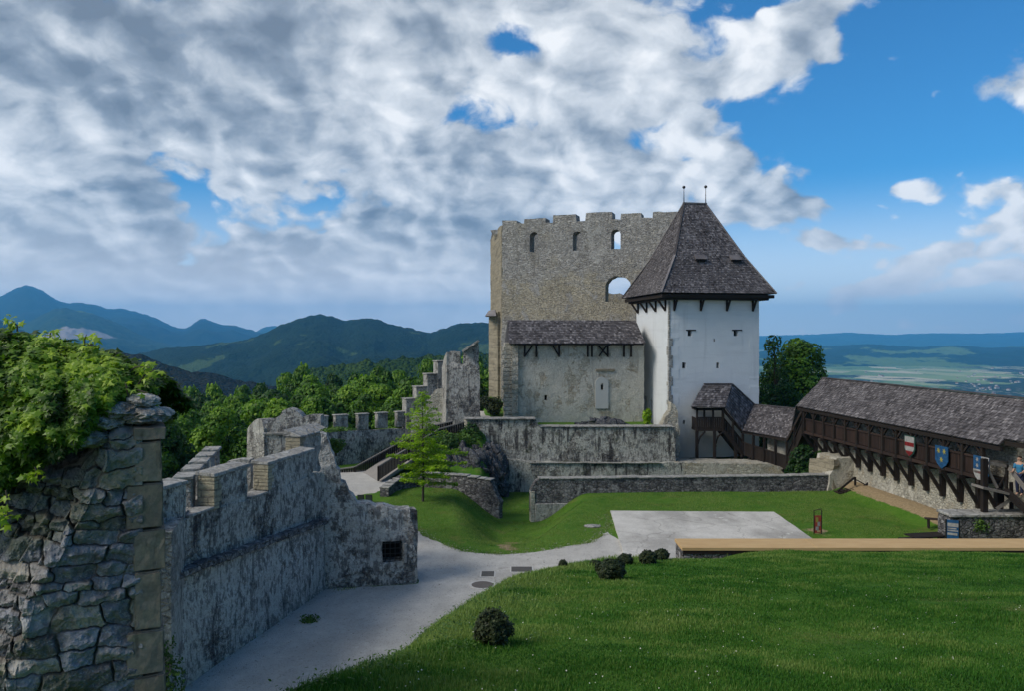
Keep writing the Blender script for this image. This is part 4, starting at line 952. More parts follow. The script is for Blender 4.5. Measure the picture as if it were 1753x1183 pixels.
# ---------- ruined palace
tR = empty('ruined_palace', (-1, 75, 2.7), 'tall roofless ruined stone palace with merlons and arched window openings', 'building')
R0 = Vector((atx(859, 75), 75, 0)); R1 = Vector((atx(1148, 70), 70, 0)); dR = (R1-R0).normalized(); LR = (R1-R0).length; nR = Vector((dR.y, -dR.x, 0))
def fR(px, py):
    k = (px-CX)/F; s = (k*R0.y-R0.x)/(dR.x-k*dR.y); return (s, atz(py, R0.y+dR.y*s))
def seq(*p): return [fR(a, b) for a, b in p]
top = seq((1148, 362), (1118, 362), (1117, 372), (1098, 372), (1098, 364), (1063, 365), (1062, 375), (1048, 374), (1048, 362), (1003, 364), (1002, 378), (987, 378), (986, 366), (947, 368), (946, 381), (934, 380), (934, 372), (898, 374), (897, 382), (885, 381), (884, 377), (860, 377))
def holeR(x0, x1, yb, yt, arch=True):
    (a, zb), (b, _) = fR(x0, yb), fR(x1, yb); zt = fR((x0+x1)/2, yt)[1]; r = (b-a)/2
    if arch is True: return [(a, zb), (b, zb), (b, zt-r)]+[((a+b)/2+r*math.cos(t), zt-r+r*math.sin(t)) for t in np.linspace(.3, math.pi-.3, 6)]+[(a, zt-r)]
    return [(a, zb), (b, zb), (b, zt-arch)]+[((a+b)/2+r*math.cos(t), zt-arch+arch*math.sin(t)) for t in np.linspace(.35, math.pi-.35, 6)]+[(a, zt-arch)]
holes = [holeR(907, 921, 431, 396), holeR(980.5, 996, 429, 395), holeR(1046, 1062, 426, 392), holeR(1036, 1080, 516, 472, .95)]
slab('front_wall', M['palace'], [(-.1, 1.5), (LR+1.5, 1.5), (LR+1.5, fR(1148, 362)[1])]+top, (R0.x, R0.y), (dR.x, dR.y), 1.5, tR, holes=holes, rough=.08, jag=.035, seed=101, step=.8, jstep=.5, nfreq=.5)
slab('side_wall', M['palace_side'], [(0, 1), (10, 1), (10.1, 20.2), (7, 20.4), (6.9, 19.6), (4, 19.4), (3.9, 20.2), (0, 20.1)], (R0.x-1.35, R0.y+10), (.132, -.99), 1.2, tR, rough=.06, jag=.07, seed=102, step=.9)
slab('back_wall', M['palace'], [(0, 1), (15, 1), (15, 14), (10, 14.5), (8.3, 16.0), (10.2, 16.6), (10.1, 20.9), (8.6, 20.1), (6.5, 20.4), (5.6, 21.1), (4.4, 20.5), (3.6, 21.2), (2.2, 20.9), (2.0, 21.3), (0, 21.2)], (R0.x-1.3, R0.y+10.5), (.95, -.25), 1.2, tR, rough=.08, jag=.12, seed=103, step=.9)
wall_run('palace_buttress', M['palace_side'], '', '', (atx(836, 77), 78.5), (atx(846, 76.0)+.35, 76.0), 1, [(-.01, 12.0), (0, 11.7)], 1.2, parent=tR, seed=104)
q = MB(105); q.hexa([(atx(831, 77), 75.6, 11.6), (atx(850, 77), 75.4, 11.6), (atx(850, 77), 79, 11.6), (atx(831, 77), 79, 11.6), (atx(836, 77), 76.6, 12.1), (atx(848, 77), 76.4, 12.2), (atx(848, 77), 78, 12.3), (atx(836, 77), 78, 12.2)])
q.build('buttress_roof', M['shingle'], tR)

# ---------- path and bush behind the pier
sheet('upper_path', [(atx(822, 60.5), 60.3), (atx(860, 60), 60.2), (atx(848, 62.5), 62.5), (atx(836, 66), 66), (atx(832, 70), 70), (atx(822, 70), 70), (atx(823, 64), 64)], 2.95, M['gravel'], amp=.05)

# ---------- garden wall with a pine plank along its top, in front of the slope
tQ = empty('plank_topped_wall', (5.2, 24, 0), 'low stone wall topped by a long new pine plank at the edge of the grass slope', 'wall')
slab('wall', M['low_wall'], [(0, -.5), (22, -.5), (22, 2.97), (0, 2.97)], (5.22, 24.02), (1, 0), 1.0, tQ, rough=.04, seed=111, step=.5)
q = MB(112); x = 5.17
for L in (4.1, 4.0, 4.2, 4.0, 4.1): q.box(x, x+L-.006, 23.97, 25.07, 3.005, 3.10); x += L
q.build('plank', M['plank'], tQ, bevel=.006)
q = MB(113); x = 5.2
for L in (4.1, 4.0, 4.2, 4.0, 4.1): q.box(x+.01, x+L-.02, 23.995, 24.10, 2.90, 3.002); x += L
q.build('plank_edge', M['timber_red'], tQ)
# ------------------------------------------------------------------ white tower
tT = empty('white_tower', (15.05, 64.9, .3), 'tall whitewashed square tower under a steep grey shingled roof', 'tower')
T0 = Vector((12.03, 60.5, 0)); dT = Vector((.984, .178, 0)).normalized(); nT = Vector((dT.y, -dT.x, 0)); WT = 7.45; TZ = 12.75
def fT(px, py):
    k = (px-CX)/F; s = (k*T0.y-T0.x)/(dT.x-k*dT.y); return (s, atz(py, T0.y+dT.y*s))
def rectT(x0, x1, yb, yt): return [fT(x0, yb), fT(x1, yb), fT(x1, yt), fT(x0, yt)]
wins = [(1177.5, 1184, 575, 566), (1256, 1263, 575, 566), (1221.5, 1224, 585, 580), (1168, 1174, 631, 621), (1226.5, 1231, 631, 621), (1169, 1173, 727, 720)]
slab('front_wall', M['tower_wall'], [(0, .2), (WT, .2), (WT, TZ), (0, TZ)], (T0.x, T0.y), (dT.x, dT.y), .8, tT, holes=[rectT(*w) for w in wins], rough=.02, jag=.02, seed=201, step=.7)
L0 = T0-nT*WT
slab('side_wall', M['tower_wall'], [(0, .2), (WT+.004, .2), (WT+.004, TZ), (0, TZ)], (L0.x-.003, L0.y), (nT.x, nT.y), .8, tT, holes=[[(2.0, 3.0), (2.5, 3.0), (2.5, 4.6), (2.0, 4.6)], [(3.3, 3.0), (3.8, 3.0), (3.8, 4.4), (3.3, 4.4)]], rough=.02, jag=.015, seed=202, step=.7)
R_ = T0+dT*WT
slab('side_wall', M['tower_wall'], [(0, .2), (WT, .2), (WT, TZ), (0, TZ)], (R_.x, R_.y), (-nT.x, -nT.y), .8, tT, rough=.02, jag=.015, seed=203, step=1.)
q = MB(204); q.obox(L0, dT, nT, .1, WT-.1, 0, .8, .2, TZ); q.build('back_wall', M['tower_wall'], tT)
for w in wins:
    r_ = rectT(*w); q = MB(205); q.obox(T0, dT, nT, r_[0][0]-.1, r_[1][0]+.1, -.42, -.38, r_[0][1]-.1, r_[2][1]+.1); q.build('window', M['void'], tT)
for w in wins[:2]:      # splayed lighter recess right of the upper loops
    r_ = rectT(w[0]-3, w[1]+7, w[3]+3, w[3]); q = MB(206); q.obox(T0, dT, nT, r_[0][0], r_[1][0], -.03, .055, r_[2][1], r_[2][1]+.09); q.build('window_lintel', M['timber'], tT)
q = MB(207)
for a in (2.0, 3.3): q.obox(L0, nT, dT, a-.1, a+.6, .45, .5, 2.9, 4.7)
q.build('doorway', M['void'], tT)
q = MB(208); z = .3      # dressed corner
while z < 9.4: h_ = q.r.uniform(.3, .42); w_ = q.r.choice((.18, .32)); q.obox(T0, dT, nT, -.03, w_, -q.r.choice((.2, .4)), .035, z, z+h_-.015); z += h_
while z < TZ-.1: h_ = q.r.uniform(.3, .42); q.obox(T0, dT, nT, -.03, .12, -.15, .03, z, z+h_-.015); z += h_
q.build('corner_stones', M['sill'], tT, bevel=.015)
# roof
OH = .98; ez = atz(500, 59.4)
TP = lambda a, b, z: T0+dT*a+nT*b+Vector((0, 0, z))
e = [TP(-OH, OH, ez), TP(WT+OH, OH, ez), TP(WT+OH, -WT-OH, ez), TP(-OH, -WT-OH, ez)]
mid_z = ez+3.0; k_ = 1.80
m4 = [TP(-OH+k_, OH-k_, mid_z), TP(WT+OH-k_, OH-k_, mid_z), TP(WT+OH-k_, -WT-OH+k_, mid_z), TP(-OH+k_, -WT-OH+k_, mid_z)]
rz = atz(347, 64.5)
rd = [TP(WT/2-.95, -WT/2, rz), TP(WT/2+.95, -WT/2, rz)]
mb = MB(210)
for i in range(4):
    j = (i+1) % 4
    shingle_patch(mb, e[i], e[j], m4[j], m4[i], .125, .18, .035, .05)
shingle_patch(mb, m4[0], m4[1], rd[1], rd[0], .125, .18, .035); shingle_patch(mb, m4[2], m4[3], rd[0], rd[1], .2, .26, .04)
def tri_patch(mb, a, b, t): shingle_patch(mb, a, b, t+(b-a).normalized()*.06, t-(b-a).normalized()*.06, .125, .18, .035)
tri_patch(mb, m4[1], m4[2], rd[1]); tri_patch(mb, m4[3], m4[0], rd[0])
roof = mb.build('roof', M['shingle'], tT)
q = MB(211); q.beam(rd[0]-dT*.08+Vector((0, 0, .03)), rd[1]+dT*.08+Vector((0, 0, .03)), .22, .12)
for a, b in [(0, 0), (1, 1), (2, 1), (3, 0)]:
    q.beam(e[a]+Vector((0, 0, .04)), m4[a]+Vector((0, 0, .05)), .16, .06); q.beam(m4[a]+Vector((0, 0, .05)), rd[b]+Vector((0, 0, .05)), .16, .06)
q.build('ridge_boards', M['shingle'], tT)
for s, hgt in ((rd[0], 1.25), (rd[1], 1.35)):
    q = MB(212); q.tube([s, s+Vector((0, 0, .45)), s+Vector((0, 0, hgt))], [.05, .035, .02], 6); fo = q.build('finial', M['iron'], tT)
    q = MB(213); q.ball(s+Vector((0, 0, hgt+.08)), .13, 10); q.build('ball', M['iron'], fo, smooth=True)
for px, py in ((1190, 445), (1255, 445)):   # little eyebrow dormers
    D = 62.6; c = at(px, py, D); q = MB(214)
    t_s = (c-T0).dot(dT); zz = c.z; fr = (zz-mid_z)/(rz-mid_z); off = OH-k_-(WT/2+OH-k_)*max(0, fr)
    if fr < 0: off = OH-k_*(1+fr)
    P = lambda a, b, z: TP(t_s+a, off+b, zz+z)
    q.hexa([P(-.42, -.1, -.10), P(.42, -.1, -.10), P(.42, -1.0, .62), P(-.42, -1.0, .62), P(-.46, .42, -.02), P(.46, .42, -.02), P(.38, -.6, .72), P(-.38, -.6, .72)]); dm = q.build('dormer', M['shingle'], tT)
    q = MB(215); q.obox(TP(t_s, off, 0), dT, nT, -.36, .36, -.1, .36, zz-.20, zz-.04); q.build('opening', M['void'], dm)
q = MB(216)
zb = ez-.08
for b in (OH-.28,): q.beam(TP(-OH+.1, b, zb-.14), TP(WT+OH-.1, b, zb-.14), .2, .26)
q.beam(TP(-OH+.28, OH-.3, zb-.14), TP(-OH+.28, -WT-OH+.2, zb-.14), .2, .26); q.beam(TP(WT+OH-.28, OH-.3, zb-.14), TP(WT+OH-.28, -WT-OH+.2, zb-.14), .2, .26)
q.obox(T0, dT, nT, -.55, WT+.55, -WT-.55, .55, zb-.42, zb-.10)
q.build('eaves_beam', M['timber'], tT)
for i in range(4):
    for face in range(2):
        q = MB(217)
        if face == 0: a = .42+i*2.16; A_ = TP(a, .06, zb-1.25); B_ = TP(a, .62, zb-.42); C_ = TP(a, .07, zb-.35)
        else: a = -.55-i*2.1; A_ = TP(-.06, a, zb-1.25); B_ = TP(-.66, a, zb-.42); C_ = TP(-.07, a, zb-.35)
        q.beam(A_, B_, .12, .14); q.beam(A_, C_, .14, .12)
        q.build('bracket', M['timber'], tT)

# ------------------------------------------------------------------ covered wooden gallery
tV = empty('covered_gallery', (20.5, 50, 0), 'long covered dark timber walkway with a shingled roof along the curtain wall', 'covered walkway')
V = Vector
rf = MB(220)
# wall line and its inward normal
Wn = V((-.9955, -.0945, 0)); Wd = V((.0945, -.9955, 0))        # Wd runs toward the camera
G0 = V((20.95, 54.0, 0))
def GP(s, o, z): return G0+Wd*s+Wn*o+V((0, 0, z))
LG = 19.0; EZ = 4.72; RZ = 6.66
shingle_patch(rf, GP(LG, 1.15, EZ), GP(-.9, 1.15, EZ), GP(-1.0, -.9, RZ), GP(LG, -.9, RZ), .115, .17, .03)
shingle_patch(rf, GP(-1.0, -2.9, EZ), GP(LG, -2.9, EZ), GP(LG, -.9, RZ), GP(-1.0, -.9, RZ), .3, .4, .035)
# a further, slightly higher roof section toward the camera
shingle_patch(rf, GP(30, 1.05, EZ+.3), GP(LG+.15, 1.05, EZ+.3), GP(LG+.15, -.9, RZ+.32), GP(30, -.9, RZ+.32), .115, .17, .03)
# steep section over the stair, middle section, and the section down from the bay
eA = at(1352, 752, 56.2); rA = at(1371, 701, 58.2); eB = GP(-.9, 1.15, EZ); rB = GP(-1.0, -.9, RZ)
shingle_patch(rf, eB, eA, rA, rB, .12, .18, .03)
eM = at(1271, 738, 59.0); rM = at(1291, 693, 61.3)
shingle_patch(rf, eA, eM, rM, rA, .12, .18, .03)
eN = at(1241, 698, 58.8); rN = at(1253, 658, 60.3)
shingle_patch(rf, eM, eN, rN, rM, .16, .24, .035)
eO = at(1183, 697, 58.6); rO = at(1205, 658, 60.1); bO = at(1187, 699, 60.8)
shingle_patch(rf, eN, eO, rO, rN, .16, .24, .035); shingle_patch(rf, eO, bO, rO+V((0, .03, 0)), rO, .16, .24, .035)
# far slopes of the middle sections so that the roof is closed from behind
for a, b in ((rB, rA), (rA, rM)):
    o = V((1.4, 2.0, -1.9)); shingle_patch(rf, a+o, b+o, b, a, .4, .5)
rf.build('roof', M['shingle'], tV)
q = MB(221)
for a, b in ((GP(LG, -.9, RZ+.03), rB), (rB, rA), (rA, rM), (rM, rN), (rN, rO)): q.beam(a+V((0, 0, .03)), b+V((0, 0, .03)), .2, .06)
q.build('ridge_boards', M['shingle'], tV)
# long gallery: floor, back boards, rail, posts and brackets
FZ = 3.05
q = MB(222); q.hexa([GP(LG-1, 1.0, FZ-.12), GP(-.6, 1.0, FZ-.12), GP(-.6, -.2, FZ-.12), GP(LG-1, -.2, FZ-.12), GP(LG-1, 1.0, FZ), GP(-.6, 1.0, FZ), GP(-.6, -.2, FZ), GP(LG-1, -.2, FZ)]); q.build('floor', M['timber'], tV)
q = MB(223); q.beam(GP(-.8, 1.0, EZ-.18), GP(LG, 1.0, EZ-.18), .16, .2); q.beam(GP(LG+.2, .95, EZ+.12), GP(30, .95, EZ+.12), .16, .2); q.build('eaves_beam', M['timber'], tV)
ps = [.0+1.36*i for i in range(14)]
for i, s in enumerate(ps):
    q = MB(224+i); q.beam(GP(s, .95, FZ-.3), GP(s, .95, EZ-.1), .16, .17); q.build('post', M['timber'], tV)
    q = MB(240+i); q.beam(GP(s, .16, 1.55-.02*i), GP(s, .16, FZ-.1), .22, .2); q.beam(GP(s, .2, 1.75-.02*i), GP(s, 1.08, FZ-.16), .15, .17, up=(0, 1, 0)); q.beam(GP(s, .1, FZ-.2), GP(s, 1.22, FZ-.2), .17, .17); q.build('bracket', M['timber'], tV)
    if i < 13:
        for kk in range(2):
            pass
        q = MB(260+i); a = s+.09; b = s+1.27
        q.beam(GP(a, .93, FZ+.88), GP(b, .93, FZ+.88), .07, .09); q.beam(GP(a, .97, FZ-.04), GP(b, .97, FZ-.04), .10, .16)
        n_ = 9
        for j in range(n_):
            aa = a+(b-a)*j/n_; q.hexa([GP(aa+.008, .90, FZ+.06), GP(aa+(b-a)/n_-.012, .90, FZ+.06), GP(aa+(b-a)/n_-.012, .87, FZ+.06), GP(aa+.008, .87, FZ+.06), GP(aa+.008, .90, FZ+.84), GP(aa+(b-a)/n_-.012, .90, FZ+.84), GP(aa+(b-a)/n_-.012, .87, FZ+.84), GP(aa+.008, .87, FZ+.84)])
        q.build('railing_panel', M['timber_red'], tV)
        if i % 1 == 0:
            q = MB(280+i); q.beam(GP(s, .95, EZ-.75), GP(s+.5, .95, EZ-.22), .09, .09); q.beam(GP(s+1.36, .95, EZ-.75), GP(s+.86, .95, EZ-.22), .09, .09); q.build('brace', M['timber'], tV)
# middle gallery in front of the tower foot
mA = V((eM.x+.1, eM.y+.25, 0)); mB_ = V((eA.x-.1, eA.y+.25, 0)); dM = (mB_-mA).normalized(); LM = (mB_-mA).length; nM = V((dM.y, -dM.x, 0))
MP = lambda s, o, z: mA+dM*s+nM*o+V((0, 0, z))
mzf = lambda s: atz(778, 59)+(atz(803, 56.3)-atz(778, 59))*s/LM
q = MB(300); q.hexa([MP(0, 0, mzf(0)-.1), MP(LM, 0, mzf(LM)-.1), MP(LM, -1.2, mzf(LM)-.1), MP(0, -1.2, mzf(0)-.1), MP(0, 0, mzf(0)), MP(LM, 0, mzf(LM)), MP(LM, -1.2, mzf(LM)), MP(0, -1.2, mzf(0))]); q.build('floor', M['timber'], tV)
ezm = lambda s: eM.z+(eA.z-eM.z)*s/LM-.12
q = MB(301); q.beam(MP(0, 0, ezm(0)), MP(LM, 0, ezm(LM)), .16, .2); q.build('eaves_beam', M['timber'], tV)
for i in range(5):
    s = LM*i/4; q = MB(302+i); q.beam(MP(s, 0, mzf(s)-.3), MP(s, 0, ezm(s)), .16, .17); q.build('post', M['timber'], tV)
    q = MB(310+i); q.beam(MP(s, -.75, mzf(s)-1.25), MP(s, -.75, mzf(s)), .2, .2); q.beam(MP(s, -.7, mzf(s)-1.15), MP(s-.3, .1, mzf(s)-.1), .14, .16); q.beam(MP(s, -.8, mzf(s)-.15), MP(s, .2, mzf(s)-.15), .16, .16); q.build('bracket', M['timber'], tV)
    if i < 4:
        q = MB(320+i); n_ = 8; a = s+.08; b = s+LM/4-.08
        q.beam(MP(a, .02, mzf(a)+.86), MP(b, .02, mzf(b)+.86), .07, .09)
        for j in range(n_):
            aa = a+(b-a)*j/n_; bb = aa+(b-a)/n_-.018; q.hexa([MP(aa, -.03, mzf(aa)), MP(bb, -.03, mzf(bb)), MP(bb, .0, mzf(bb)), MP(aa, .0, mzf(aa)), MP(aa, -.03, mzf(aa)+.84), MP(bb, -.03, mzf(bb)+.84), MP(bb, .0, mzf(bb)+.84), MP(aa, .0, mzf(aa)+.84)])
        q.build('railing_panel', M['timber'], tV)
# boarded stair flights: bay -> middle, middle -> long gallery
def flight(p, q_, zb0, zb1, zt0, zt1, back, seed, mat='timber'):
    """sloping railing of upright boards between p and q_, with stringer and handrail"""
    m = MB(seed); n_ = max(4, int((q_-p).to_2d().length/.18)); dd = (q_-p); dd.z = 0; nn = V((dd.y, -dd.x, 0)).normalized()
    for j in range(n_):
        a = j/n_; b = (j+.88)/n_; A_ = p+dd*a; B_ = p+dd*b; A_.z = B_.z = 0
        za0, za1 = zb0+(zb1-zb0)*a, zb0+(zb1-zb0)*b; zc0, zc1 = za0+.85, za1+.85
        m.hexa([A_+V((0, 0, za0)), B_+V((0, 0, za1)), B_-nn*.03+V((0, 0, za1)), A_-nn*.03+V((0, 0, za0)), A_+V((0, 0, zc0)), B_+V((0, 0, zc1)), B_-nn*.03+V((0, 0, zc1)), A_-nn*.03+V((0, 0, zc0))])
    P = V((p.x, p.y, 0)); Q = V((q_.x, q_.y, 0))
    m.beam(P+nn*.05+V((0, 0, zb0-.08)), Q+nn*.05+V((0, 0, zb1-.08)), .1, .26); m.beam(P+nn*.03+V((0, 0, zb0+.9)), Q+nn*.03+V((0, 0, zb1+.9)), .09, .08)
    m.build('stair_railing', M[mat], tV)
    m = MB(seed+1); m.beam(P-nn*.6+V((0, 0, zb0-.14)), Q-nn*.6+V((0, 0, zb1-.14)), 1.2, .08)
    m.build('stair', M['timber'], tV)
    m = MB(seed+2)
    for t in (0, .5, 1): C_ = P.lerp(Q, t); m.beam(C_+nn*.02+V((0, 0, zb0+(zb1-zb0)*t-.2)), C_+nn*.02+V((0, 0, zt0+(zt1-zt0)*t-.12)), .14, .14)
    m.beam(P+V((0, 0, zt0-.18)), Q+V((0, 0, zt1-.18)), .14, .18); m.build('stair_posts', M['timber'], tV)
b0 = at(1238, 735, 59.0); 
flight(V((b0.x, b0.y, 0)), MP(0, 0, 0), atz(736, 59), mzf(0), eN.z, eM.z, 1, 340)
g0 = GP(-.2, .95, 0); flight(MP(LM, 0, 0), V((g0.x, g0.y, 0)), mzf(LM), FZ, eA.z, EZ, 1, 350)
# bay on posts against the tower
by0, by1 = 59.1, 60.7
bx0, bx1 = atx(1192, 59.1), atx(1239, 59.1); bz = atz(736, 59.1); bt = atz(700, 59.1)
q = MB(360); q.box(bx0, bx1, by0, by1, bz-.12, bz); q.build('floor', M['timber'], tV)
for i, x in enumerate((bx0+.07, bx0+.62, (bx0+bx1)/2+.25, bx1-.07)):
    q = MB(361+i); q.beam((x, by0+.08, bz), (x, by0+.08, bt), .13, .13); q.build('post', M['timber'], tV)
q = MB(366); q.beam((bx0, by0+.08, bt-.05), (bx1+.1, by0+.08, bt-.05), .16, .2); q.beam((bx0+.08, by0, bt-.05), (bx0+.08, by1, bt-.05), .14, .2); q.build('eaves_beam', M['timber'], tV)
q = MB(367); n_ = 12
for j in range(n_): a = bx0+.03+(bx1-bx0-.06)*j/n_; q.box(a, a+(bx1-bx0)/n_-.02, by0+.02, by0+.05, bz-.05, bz+.85)
for j in range(8): a = by0+.08+(by1-by0-.1)*j/8; q.box(bx0+.02, bx0+.05, a, a+.17, bz-.05, bz+.85)
q.beam((bx0, by0+.03, bz+.9), (bx1, by0+.03, bz+.9), .08, .08); q.build('railing_panel', M['timber'], tV)
for i, x in enumerate((bx0+.07, atx(1224, 59.1))):
    q = MB(370+i); q.beam((x, by0+.1, .35), (x, by0+.1, bz-.1), .2, .2); q.tube([(x+.08, by0+.1, bz-1.1), (x+.25, by0+.1, bz-.55), (x+.62, by0+.1, bz-.15)], .07, 6)
    if i: q.tube([(x+.1, by0+.1, bz-1.3), (x-.0, by0+.1, bz-.8), (x, by0+.1, bz-.15)], .06, 6)
    q.build('support_post', M['timber'], tV)
q = MB(374); x = atx(1260, 59.2); q.beam((x, by0+.2, .4), (x, by0+.2, atz(757, 59)), .2, .2); q.build('support_post', M['timber'], tV)

# curtain wall that carries the gallery
tL = empty('curtain_wall', (20.95, 54, -1), 'high pale rubble curtain wall carrying the covered timber walkway', 'castle wall')
slab('wall', M['light_rubble'], [(1.2, -2.5), (30, -2.5), (30, 5.0), (.2, 5.0), (.2, 2.6), (1.2, 1.2)], (20.95, 54.0), (Wd.x, Wd.y), .9, tL, rough=.07, jag=.05, seed=401, step=.6, batter=lambda s, z: np.where(z < 1.2, (1.2-z)*.16, 0))
slab('corner_pier', M['light_rubble'], [(0, -2), (2.2, -2), (2.2, 1.9), (1.6, 2.0), (.3, 1.95), (.15, 1.4), (-.15, .9), (-.25, 0)], (atx(1424, 49.2), 49.15), (.99, .1), 2.4, tL, rough=.06, jag=.05, seed=402, step=.4)
slab('pier_flank', M['palace_side'], [(0, -2), (2.3, -2), (2.3, 1.85), (0, 1.6)], (atx(1424, 49.2)-.62, 51.3), (.30, -.95), .4, tL, rough=.06, jag=.09, seed=403, step=.4)
q = MB(404); 
slab('inner_wall', M['chapel_wall'], [(0, -1), (5.0, -1), (5.0, 4.4), (3.6, 3.2), (2.6, 2.6), (0, 2.5)], (19.0, 58.6), (.72, -.69), .5, tL, rough=.05, jag=.05, seed=405)

# ------------------------------------------------------------------ heraldic shields hung on the walkway railing
def shield(s, ztop, w, h, label, field, charges, border=None):
    o0 = 1.06
    root = empty('shield', GP(s, o0, ztop-h), label, 'shield', 'painted shields hung along the covered walkway')
    def outl(k):
        ww = w/2*k; return [(-ww, 0), (-ww, -h*.62*k), (-ww*.72, -h*.80*k), (0, -h*k), (ww*.72, -h*.80*k), (ww, -h*.62*k), (ww, 0)]
    def pl(name, pts, o, th, mat):
        m = MB(9); c = [GP(s+a, o, ztop+b) for a, b in pts]; d = [GP(s+a, o-th, ztop+b) for a, b in pts]; n = len(c)
        m.v = [tuple(p) for p in c+d]; m.f = [tuple(range(n)), tuple(range(2*n-1, n-1, -1))]+[(i, i+n, (i+1) % n+n, (i+1) % n) for i in range(n)]; m.t = [.5]*(n+2)
        me = m.build(name, mat, root); return me
    if border: pl('border', [(a*1.0, b) for a, b in outl(1)], o0, .04, border)
    k = .86 if border else 1
    pl('field', [(a, b-h*.04*(1 if border else 0)) for a, b in outl(k)], o0+.012, .03, field)
    for nm, pts, mat in charges: pl(nm, [(a*w, b*h) for a, b in pts], o0+.024, .012, mat)
    q = MB(5); q.beam(GP(s-w*.3, o0-.04, ztop-.06), GP(s-w*.3, .92, ztop-.02), .03, .03); q.beam(GP(s+w*.3, o0-.04, ztop-.06), GP(s+w*.3, .92, ztop-.02), .03, .03); q.build('hook', M['iron'], root)
def star(cx, cy, r, n=6): return [(cx+(r if i % 2 == 0 else r*.42)*math.cos(math.pi*(i+.5)/n)/1., cy+(r if i % 2 == 0 else r*.42)*math.sin(math.pi*(i+.5)/n)*.95) for i in range(2*n)]
Mr = plain('heraldic_red', (.15, .012, .014), .8, .2, .4); Mw = plain('heraldic_white', (.27, .265, .26), .8, .2, .3); Mb = plain('heraldic_blue', (.012, .062, .15), .8, .2, .35)
My = plain('heraldic_yellow', (.27, .23, .05), .8); Mg = plain('heraldic_dark_green', (.015, .05, .04), .6)
sy = lambda px: (lambda k: (k*G0.y-G0.x+(0)*1-k*0-Wn.x*1.06+k*Wn.y*1.06)/(Wd.x-k*Wd.y))((px-CX)/F)
s1, s2, s3 = sy(1557), sy(1612), sy(1680)
shield(s1, 4.28, .95, 1.15, 'shield with white and red horizontal bands on the walkway railing', Mw, [('bar', [(-.42, -.30), (-.42, -.48), (.42, -.48), (.42, -.30)], Mr), ('bar', [(-.36, -.70), (-.26, -.80), (0, -.95), (.26, -.80), (.36, -.70)], Mr)], Mg)
shield(s2, 4.10, 1.0, 1.12, 'blue shield with three yellow stars on the walkway railing', Mb, [('star', star(-.22, -.22, .15), My), ('star', star(.22, -.22, .15), My), ('star', star(0, -.60, .15), My)])
shield(s3, 4.02, 1.05, 1.25, 'quartered blue, white and red shield nearest the timber stair', Mb, [('quarter', [(0.02, 0), (.02, -.48), (.5, -.48), (.5, 0)], Mw), ('bar', [(.02, -.13), (.02, -.25), (.5, -.25), (.5, -.13)], Mr), ('bar', [(.02, -.37), (.02, -.48), (.5, -.48), (.5, -.37)], Mr),
       ('quarter', [(-.5, -.5), (-.5, -.62), (-.36, -.80), (-.0, -.99), (-.0, -.5)], Mw), ('bar', [(-.49, -.56), (-.49, -.65), (0, -.65), (0, -.56)], Mr), ('star', star(-.25, -.14, .10), Mw), ('star', star(-.25, -.36, .10), Mw)])

# ------------------------------------------------------------------ timber stair at the right edge
tX = empty('timber_stair', (21, 34, 0), 'dark timber stair and landing with grey handrails at the right end of the walkway', 'staircase')
D = 34.8; P = lambda px, py, d_=0.: at(px, py, D+d_)
def part(name, segs, mat, w=.12, h=.12):
    m = MB(len(segs)*7+1)
    for a, b in segs: m.beam(a, b, w, h)
    return m.build(name, M[mat], tX)
part('landing', [(P(1673, 833), P(1724, 845))], 'timber_grey', .9, .10)
part('post', [(P(1685, 786), P(1685, 877))], 'timber', .22, .22)
part('post', [(P(1710, 838, .5), P(1710, 860, .5))], 'timber', .3, .3)
part('post', [(P(1724, 796), P(1723, 843))], 'timber', .10, .10)
part('handrail', [(P(1685, 792), P(1724, 799))], 'timber_grey', .1, .12)
part('handrail', [(P(1694, 791, 1.2), P(1745, 792, 1.2))], 'timber_grey', .07, .09)
part('handrail', [(P(1728, 803, -.1), P(1765, 850, -1.6))], 'timber_grey', .12, .13)
part('brace', [(P(1689, 800, .02), P(1707, 836, .02))], 'timber_grey', .09, .10)
part('brace', [(P(1723, 812, .05), P(1710, 834, .05))], 'timber', .07, .07)
part('brace', [(P(1706, 872), P(1760, 836, -.4))], 'timber_grey', .10, .12)
part('stringer', [(P(1722, 842), P(1790, 905, -3.0))], 'timber', .16, .30)
part('stringer', [(P(1722, 842, 1.1), P(1790, 905, -1.9))], 'timber', .16, .30)
for i in range(8):
    t = (i+.5)/8; a = P(1722, 842).lerp(P(1790, 905, -3.0), t); b = P(1722, 842, 1.1).lerp(P(1790, 905, -1.9), t)
    m = MB(i); m.beam(a+V((0, 0, .1)), b+V((0, 0, .1)), .28, .05); m.build('tread', M['timber'], tX)
part('board_wall', [(P(1742, 820, .9), P(1742, 880, .9)), (P(1752, 815, .9), P(1752, 880, .9)), (P(1733, 826, .9), P(1733, 880, .9))], 'timber', .26, .05)

# ------------------------------------------------------------------ low wall with pale slab at the right, benches, boards
tJ = empty('slab_topped_wall', (19.1, 34.4, 0), 'low dark stone wall with a broad pale concrete slab at the foot of the stair', 'wall')
jx0 = atx(1626, 34.4)
slab('wall', M['low_wall'], [(0, -.5), (6, -.5), (6, 1.64), (0, 1.64)], (jx0, 34.38), (1, 0), 1.0, tJ, rough=.05, seed=411, step=.4)
q = MB(412); x = jx0-.04
while x < jx0+6: q.box(x, x+1.48, 34.28, 35.44, 1.66, 1.78); x += 1.5
q.build('coping', M['sill'], tJ, bevel=.02)
shrub_spot = (jx0+1.35, 34.30, .0)

